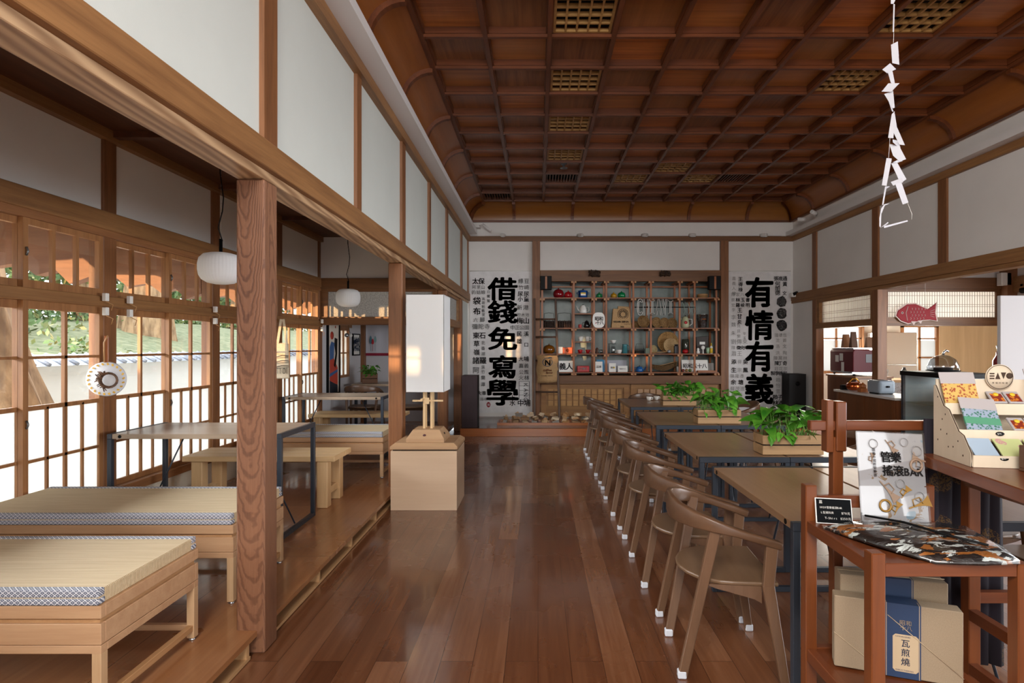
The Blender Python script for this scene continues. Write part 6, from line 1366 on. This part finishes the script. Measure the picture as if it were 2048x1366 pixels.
for z, h_ in ((.27,.07),(.21,.075),(.15,.075)): m.tube([(-h_,-.0235,z-.015),(0,-.0235,z+.004),(h_,-.0235,z-.003)], .0035, 4); m.tube([(-h_,-.0235,z-.028),(h_,-.0235,z-.018)], .0025, 4)
for x in (-.05,-.02,.02,.05): m.tube([(x,-.0235,.06),(x,-.0235,.13)], .002, 4)
m.tube([(.02+.02*cos(2*pi*k/12),-.0235,.09+.03*sin(2*pi*k/12)) for k in range(12)], .002, 4, closed=True); m.obj('house_print', INK, tg)
for y, z, l_ in ((3.955,1.80,'white contact sensor beside the transom before the round plate post'),(4.19,1.80,'white contact sensor beside the transom just past the round plate post'),(3.955,1.70,'white contact sensor on the sliding window before the round plate post'),(4.19,1.70,'white contact sensor on the sliding window past the round plate post'),(5.30,1.80,'white contact sensor by the transom near the weathered pillar'),(5.30,1.69,'white contact sensor by the sliding window near the weathered pillar'),(7.92,1.80,'white contact sensor by the transom at the aisle corner'),(7.92,1.69,'white contact sensor by the sliding window at the aisle corner')):
    t = thing('contact_sensor', l_, 'sensor', (-3.055,y,z)); B(0,.03,-.016,.016,-.028,.028).obj('housing', WHITEC, t, .003); MB().tube([(.012,.01,-.03),(.03,.05,-.05),(.01,.06,-.09)], .003, 5).obj('wire', ENDG, t)
# framed pieces and curtain in the side room
pt = thing('framed_picture', 'tall narrow framed poster of red hills and a dark bird in the side room', 'picture', (-3.085,8.47,.72), radians(86))
FW_, FH_ = .42, 1.16; m = MB(); m.box(-FW_/2,FW_/2,-.02,.01,0,.03).box(-FW_/2,FW_/2,-.02,.01,FH_-.03,FH_).box(-FW_/2,-FW_/2+.03,-.02,.01,.03,FH_-.03).box(FW_/2-.03,FW_/2,-.02,.01,.03,FH_-.03); m.obj('frame', BLACK, pt)
B(-FW_/2+.02,FW_/2-.02,-.008,.0,.02,FH_-.02).obj('picture_sheet', plain('poster_cream','#d8cfc2',.6), pt)
m = MB(); y_ = -.0095
m.poly([(-.14,y_,.03),(.14,y_,.03),(.14,y_,.14),(.02,y_,.17),(-.14,y_,.22)]); m.obj('dark_hill', plain('poster_navy','#1c2433',.6), pt)
y_ = -.0098; m = MB(); m.poly([(-.14,y_,.22),(.02,y_,.17),(.14,y_,.14),(.14,y_,.40),(.0,y_,.55),(-.14,y_,.52)]); m.lathe([(0,-.0005),(.06,-.0005),(.06,0)], (-.06,y_,.89), 20, 'y'); m.lathe([(0,-.0005),(.02,-.0005),(.02,0)], (.06,y_,1.02), 12, 'y'); m.obj('red_shape', plain('poster_red','#b5402f',.6), pt)
y_ = -.0103; m = MB(); m.poly([(-.14,y_,.52),(.0,y_,.55),(.02,y_,.78),(-.08,y_,.80),(-.14,y_,.72)]); m.poly([(-.14,y_,.27),(.14,y_,.34),(.14,y_,.38),(-.14,y_,.32)]); m.obj('blue_shape', plain('poster_blue','#3a5f92',.6), pt)
y_ = -.0108; m = MB(); m.poly([(.0,y_,.44),(.06,y_,.40),(.12,y_,.62),(.13,y_,.84),(.03,y_,.86),(.02,y_,.74),(.06,y_,.62)]); m.obj('dark_bird', BLACK, pt)
fr_ = thing('framed_calligraphy', 'black-framed white calligraphy sheet hanging beside the side room curtain', 'picture', (-3.085,9.54,1.29), radians(86))
m = MB(); m.box(-.15,.15,-.015,.01,0,.02).box(-.15,.15,-.015,.01,.35,.37).box(-.15,-.13,-.015,.01,.02,.35).box(.13,.15,-.015,.01,.02,.35); m.obj('frame', BLACK, fr_); B(-.13,.13,-.005,.0,.02,.35).obj('sheet', WHITEC, fr_); m = MB(); m.glyphs('燃', (0,-.007,.19), (1,0,0), (0,0,1), .25, .03); m.obj('brush_lettering', NAVY, fr_)
nr = thing('door_curtain', 'white half curtain with three trees and a red hem in the side room', 'curtain', (-3.04,9.93,1.28)); m = MB(); m.smooth = True; a0 = []
for z in (.045,.62): a0.append(m.add([(x*.05,.008*sin(x*1.3),z) for x in range(20)]))
for k in range(19): m.face(a0[0]+k,a0[0]+k+1,a0[1]+k+1,a0[1]+k)
o = m.obj('cloth', plain('curtain_white','#c4c4cc',.9), nr); m = MB(); m.smooth = True; a0 = []
for z in (0,.047): a0.append(m.add([(x*.05,.008*sin(x*1.3)-.002,z) for x in range(20)]))
for k in range(19): m.face(a0[0]+k,a0[0]+k+1,a0[1]+k+1,a0[1]+k)
m.obj('red_hem', plain('hem_red','#8d2036',.9), nr)
for x, z, h_, c_ in ((.09,.28,.15,'#4f7684'),(.125,.25,.1,'#b02a34'),(.17,.29,.12,'#7fa3a8')):
    m = MB(); m.poly([(x+.022*cos(t)*(1-.35*sin(t)),-.012,z+h_/2*sin(t)) for t in [2*pi*k/16 for k in range(16)]]); m.box(x-.0025,x+.0025,-.012,-.011,.08,z-h_/2); m.obj('printed_tree', plain('tree_'+c_[1:],c_,.9), nr)
MB().tube([(-.02,.0,.625),(.98,.0,.625)], .012, 8).obj('rod', SHW, nr)

# ---------------------------------------------------------------- outside the windows
GR = noisy('dry_lawn','#4d5a31','#8d8a5e',9,.95,lo=.3,hi=.7)
struct('ground', B(-30,-3.25,-8,45,-.5,-.12), noisy('pale_gravel','#a39c8c','#c4bdac',60,.95), 'pale gravel ground outside the window aisle')  # out of view, made pale to bounce daylight up into the aisle
gw = struct('wall_garden', B(-7.2,-7.0,-8,45,-.2,1.17), plaster('garden_white','#cbcac4',.03), 'low white garden wall outside the windows')
m = MB(); m.prism([(-7.38,-8,1.17),(-6.82,-8,1.17),(-7.1,-8,1.33)][::-1], (0,53,0)); co = m.obj('wall_coping', noisy('grey_tile','#5c6068','#8d929a',12,.6), gw)
for k in range(96):
    y = -2+k*.24; MB().tube([(-6.80,y,1.185),(-7.08,y,1.33)], .028, 6).obj('coping_tile', bpy.data.materials['grey_tile'], co)
m = MB(); ny, rows = 12, []
for x, z in ((-7.3,.9),(-9,1.25),(-12,1.85),(-16,2.35),(-22,2.6),(-30,2.7)): rows.append(m.add([(x,1+k*44/ny,z+.12*sin(k*1.7+x)) for k in range(ny+1)]))
m.smooth = True
for a, b in zip(rows, rows[1:]):
    for k in range(ny): m.face(a+k,a+k+1,b+k+1,b+k)
struct('hill_lawn', m, noisy('slope_grass','#4d5a38','#8d8d6c',5,.95,lo=.3,hi=.7), 'grassy slope rising behind the garden wall')
BARK = noisy('pale_bark','#6d5238','#b0906c',7,.9,(1,1,.25),bmp=.6)
def trunk(name, c, r0, r1, h, lean, label, seed, flare=2.0):
    m = MB(); rr = random.Random(seed); n, rings = 20, []
    ph = [rr.uniform(0,6.28) for _ in range(3)]
    m.smooth = True
    for k in range(12):
        t = k/11; r_ = r1+(r0-r1)*(1-t)**(flare*1.6); ring = []
        for i in range(n):
            a = 2*pi*i/n; q_ = 1+.22*(1-t)**2*cos(4*a+ph[0])+.08*cos(7*a+ph[1])
            ring.append((c[0]+lean[0]*t*h+r_*q_*cos(a), c[1]+lean[1]*t*h+r_*q_*sin(a), c[2]+t*h))
        rings.append(ring)
    m.loft(rings); return m.obj(name, BARK, None, 0, label, 'tree')
trunk('tree_trunk', (-5.95,5.95,-.15), 1.1,.24,5.0, (-.03,-.04), 'pale buttressed tree trunk standing inside the garden wall', 1, 2.1)
trunk('tree_trunk', (-11.6,16.6,1.0), .85,.42,8.0, (.03,.02), 'pale flared tree trunk on the slope behind the garden wall', 2, 2.2)
r = random.Random(9)
for k in range(14):
    trunk('thin_tree', (-17.5-r.random()*3,6+k*2.6+r.random(),2.2), .25,.12,7, (r.uniform(-.06,.06),r.uniform(-.06,.06)), 'slender pale tree in the row on top of the slope', 20+k)
    col.objects[-1]['group'] = 'slender trees on top of the slope'
LF, nt, bs = mat('garden_leaf'); oi = node(nt,'ShaderNodeNewGeometry'); nt.links.new(ramp(nt, noise(nt, coords(nt, shift=False), 1.3, 3), [(.3, srgb('#33482a')), (.5, srgb('#5f7a45')), (.75, srgb('#a58a56'))]), bs.inputs['Base Color']); bs.inputs['Roughness'].default_value = .7
def leaves(name, n, fx, size, label):
    m = MB()
    for k in range(n):
        c = Vector(fx(k)); a = Vector((r.gauss(0,1),r.gauss(0,1),r.gauss(0,1))).normalized()*size*r.uniform(.5,1.3); b = a.cross(Vector((r.gauss(0,1),r.gauss(0,1),r.gauss(0,1)))).normalized()*a.length*.55
        m.quad(c-a,c-b,c+a,c+b)
    m.obj(name, LF, None, 0, label, kind='stuff')
leaves('hedge_foliage', 5200, lambda k: (-16.5-r.random()*2.5, r.uniform(5,42), 2.4+abs(r.gauss(0,.45))), .13, 'low hedge foliage along the top of the slope')
leaves('tree_foliage', 7500, lambda k: (-17-r.random()*5, r.uniform(7,44), 3.9+abs(r.gauss(0,2.2))), .24, 'loose tree foliage above the slope')
leaves('shrub_foliage', 160, lambda k: (-8.9+r.gauss(0,.2), 11.0+r.gauss(0,.45), 1.3+abs(r.gauss(0,.25))), .06, 'leafy shrub leaves behind the garden wall')
leaves('dry_foliage', 700, lambda k: (-12+r.gauss(0,.5), 12.2+r.gauss(0,.9), 1.7+abs(r.gauss(0,.9))), .09, 'thin shrub leaves in front of the slope trunk')
# eaves above the windows
EV = wood('eave_board','#4a3526','#7d5f48','y',.6,16); 
m = MB(); m.prism([(-3.2,-4,2.82),(-3.2,-4,2.87),(-5.0,-4,2.31),(-5.0,-4,2.26)], (0,22,0)); struct('roof_eave', m, EV, 'dark board eave outside the windows')
m = MB(); m.box(-4.45,-4.37,-4,18,2.14,2.40); struct('beam_eave', m, EV, 'dark beam under the eave')
for k in range(14):
    y = -2.6+k*1.33; m = MB()
    pts = [(-3.2,2.80),(-3.2,1.95),(-3.34,1.90),(-3.44,2.0),(-3.58,1.96),(-3.7,2.05),(-3.9,2.02),(-4.0,2.1),(-4.2,2.08),(-4.45,2.16),(-4.45,2.40)]
    m.prism([(x,y-.04,z) for x, z in pts], (0,.08,0)); m.obj('eave_bracket', wood('bracket_wood','#6d4630','#9a6d50','x',.6,16) if 'bracket_wood' not in bpy.data.materials else bpy.data.materials['bracket_wood'], None, 0, 'brown curved bracket carrying the eave outside the windows', kind='structure')
    B(-5.0,-3.2,y+.5,y+.56,2.42,2.5).obj('rafter', EV, None, 0, 'dark rafter of the eave', kind='structure') if 0 else None
bpy.data.objects.remove(_to)
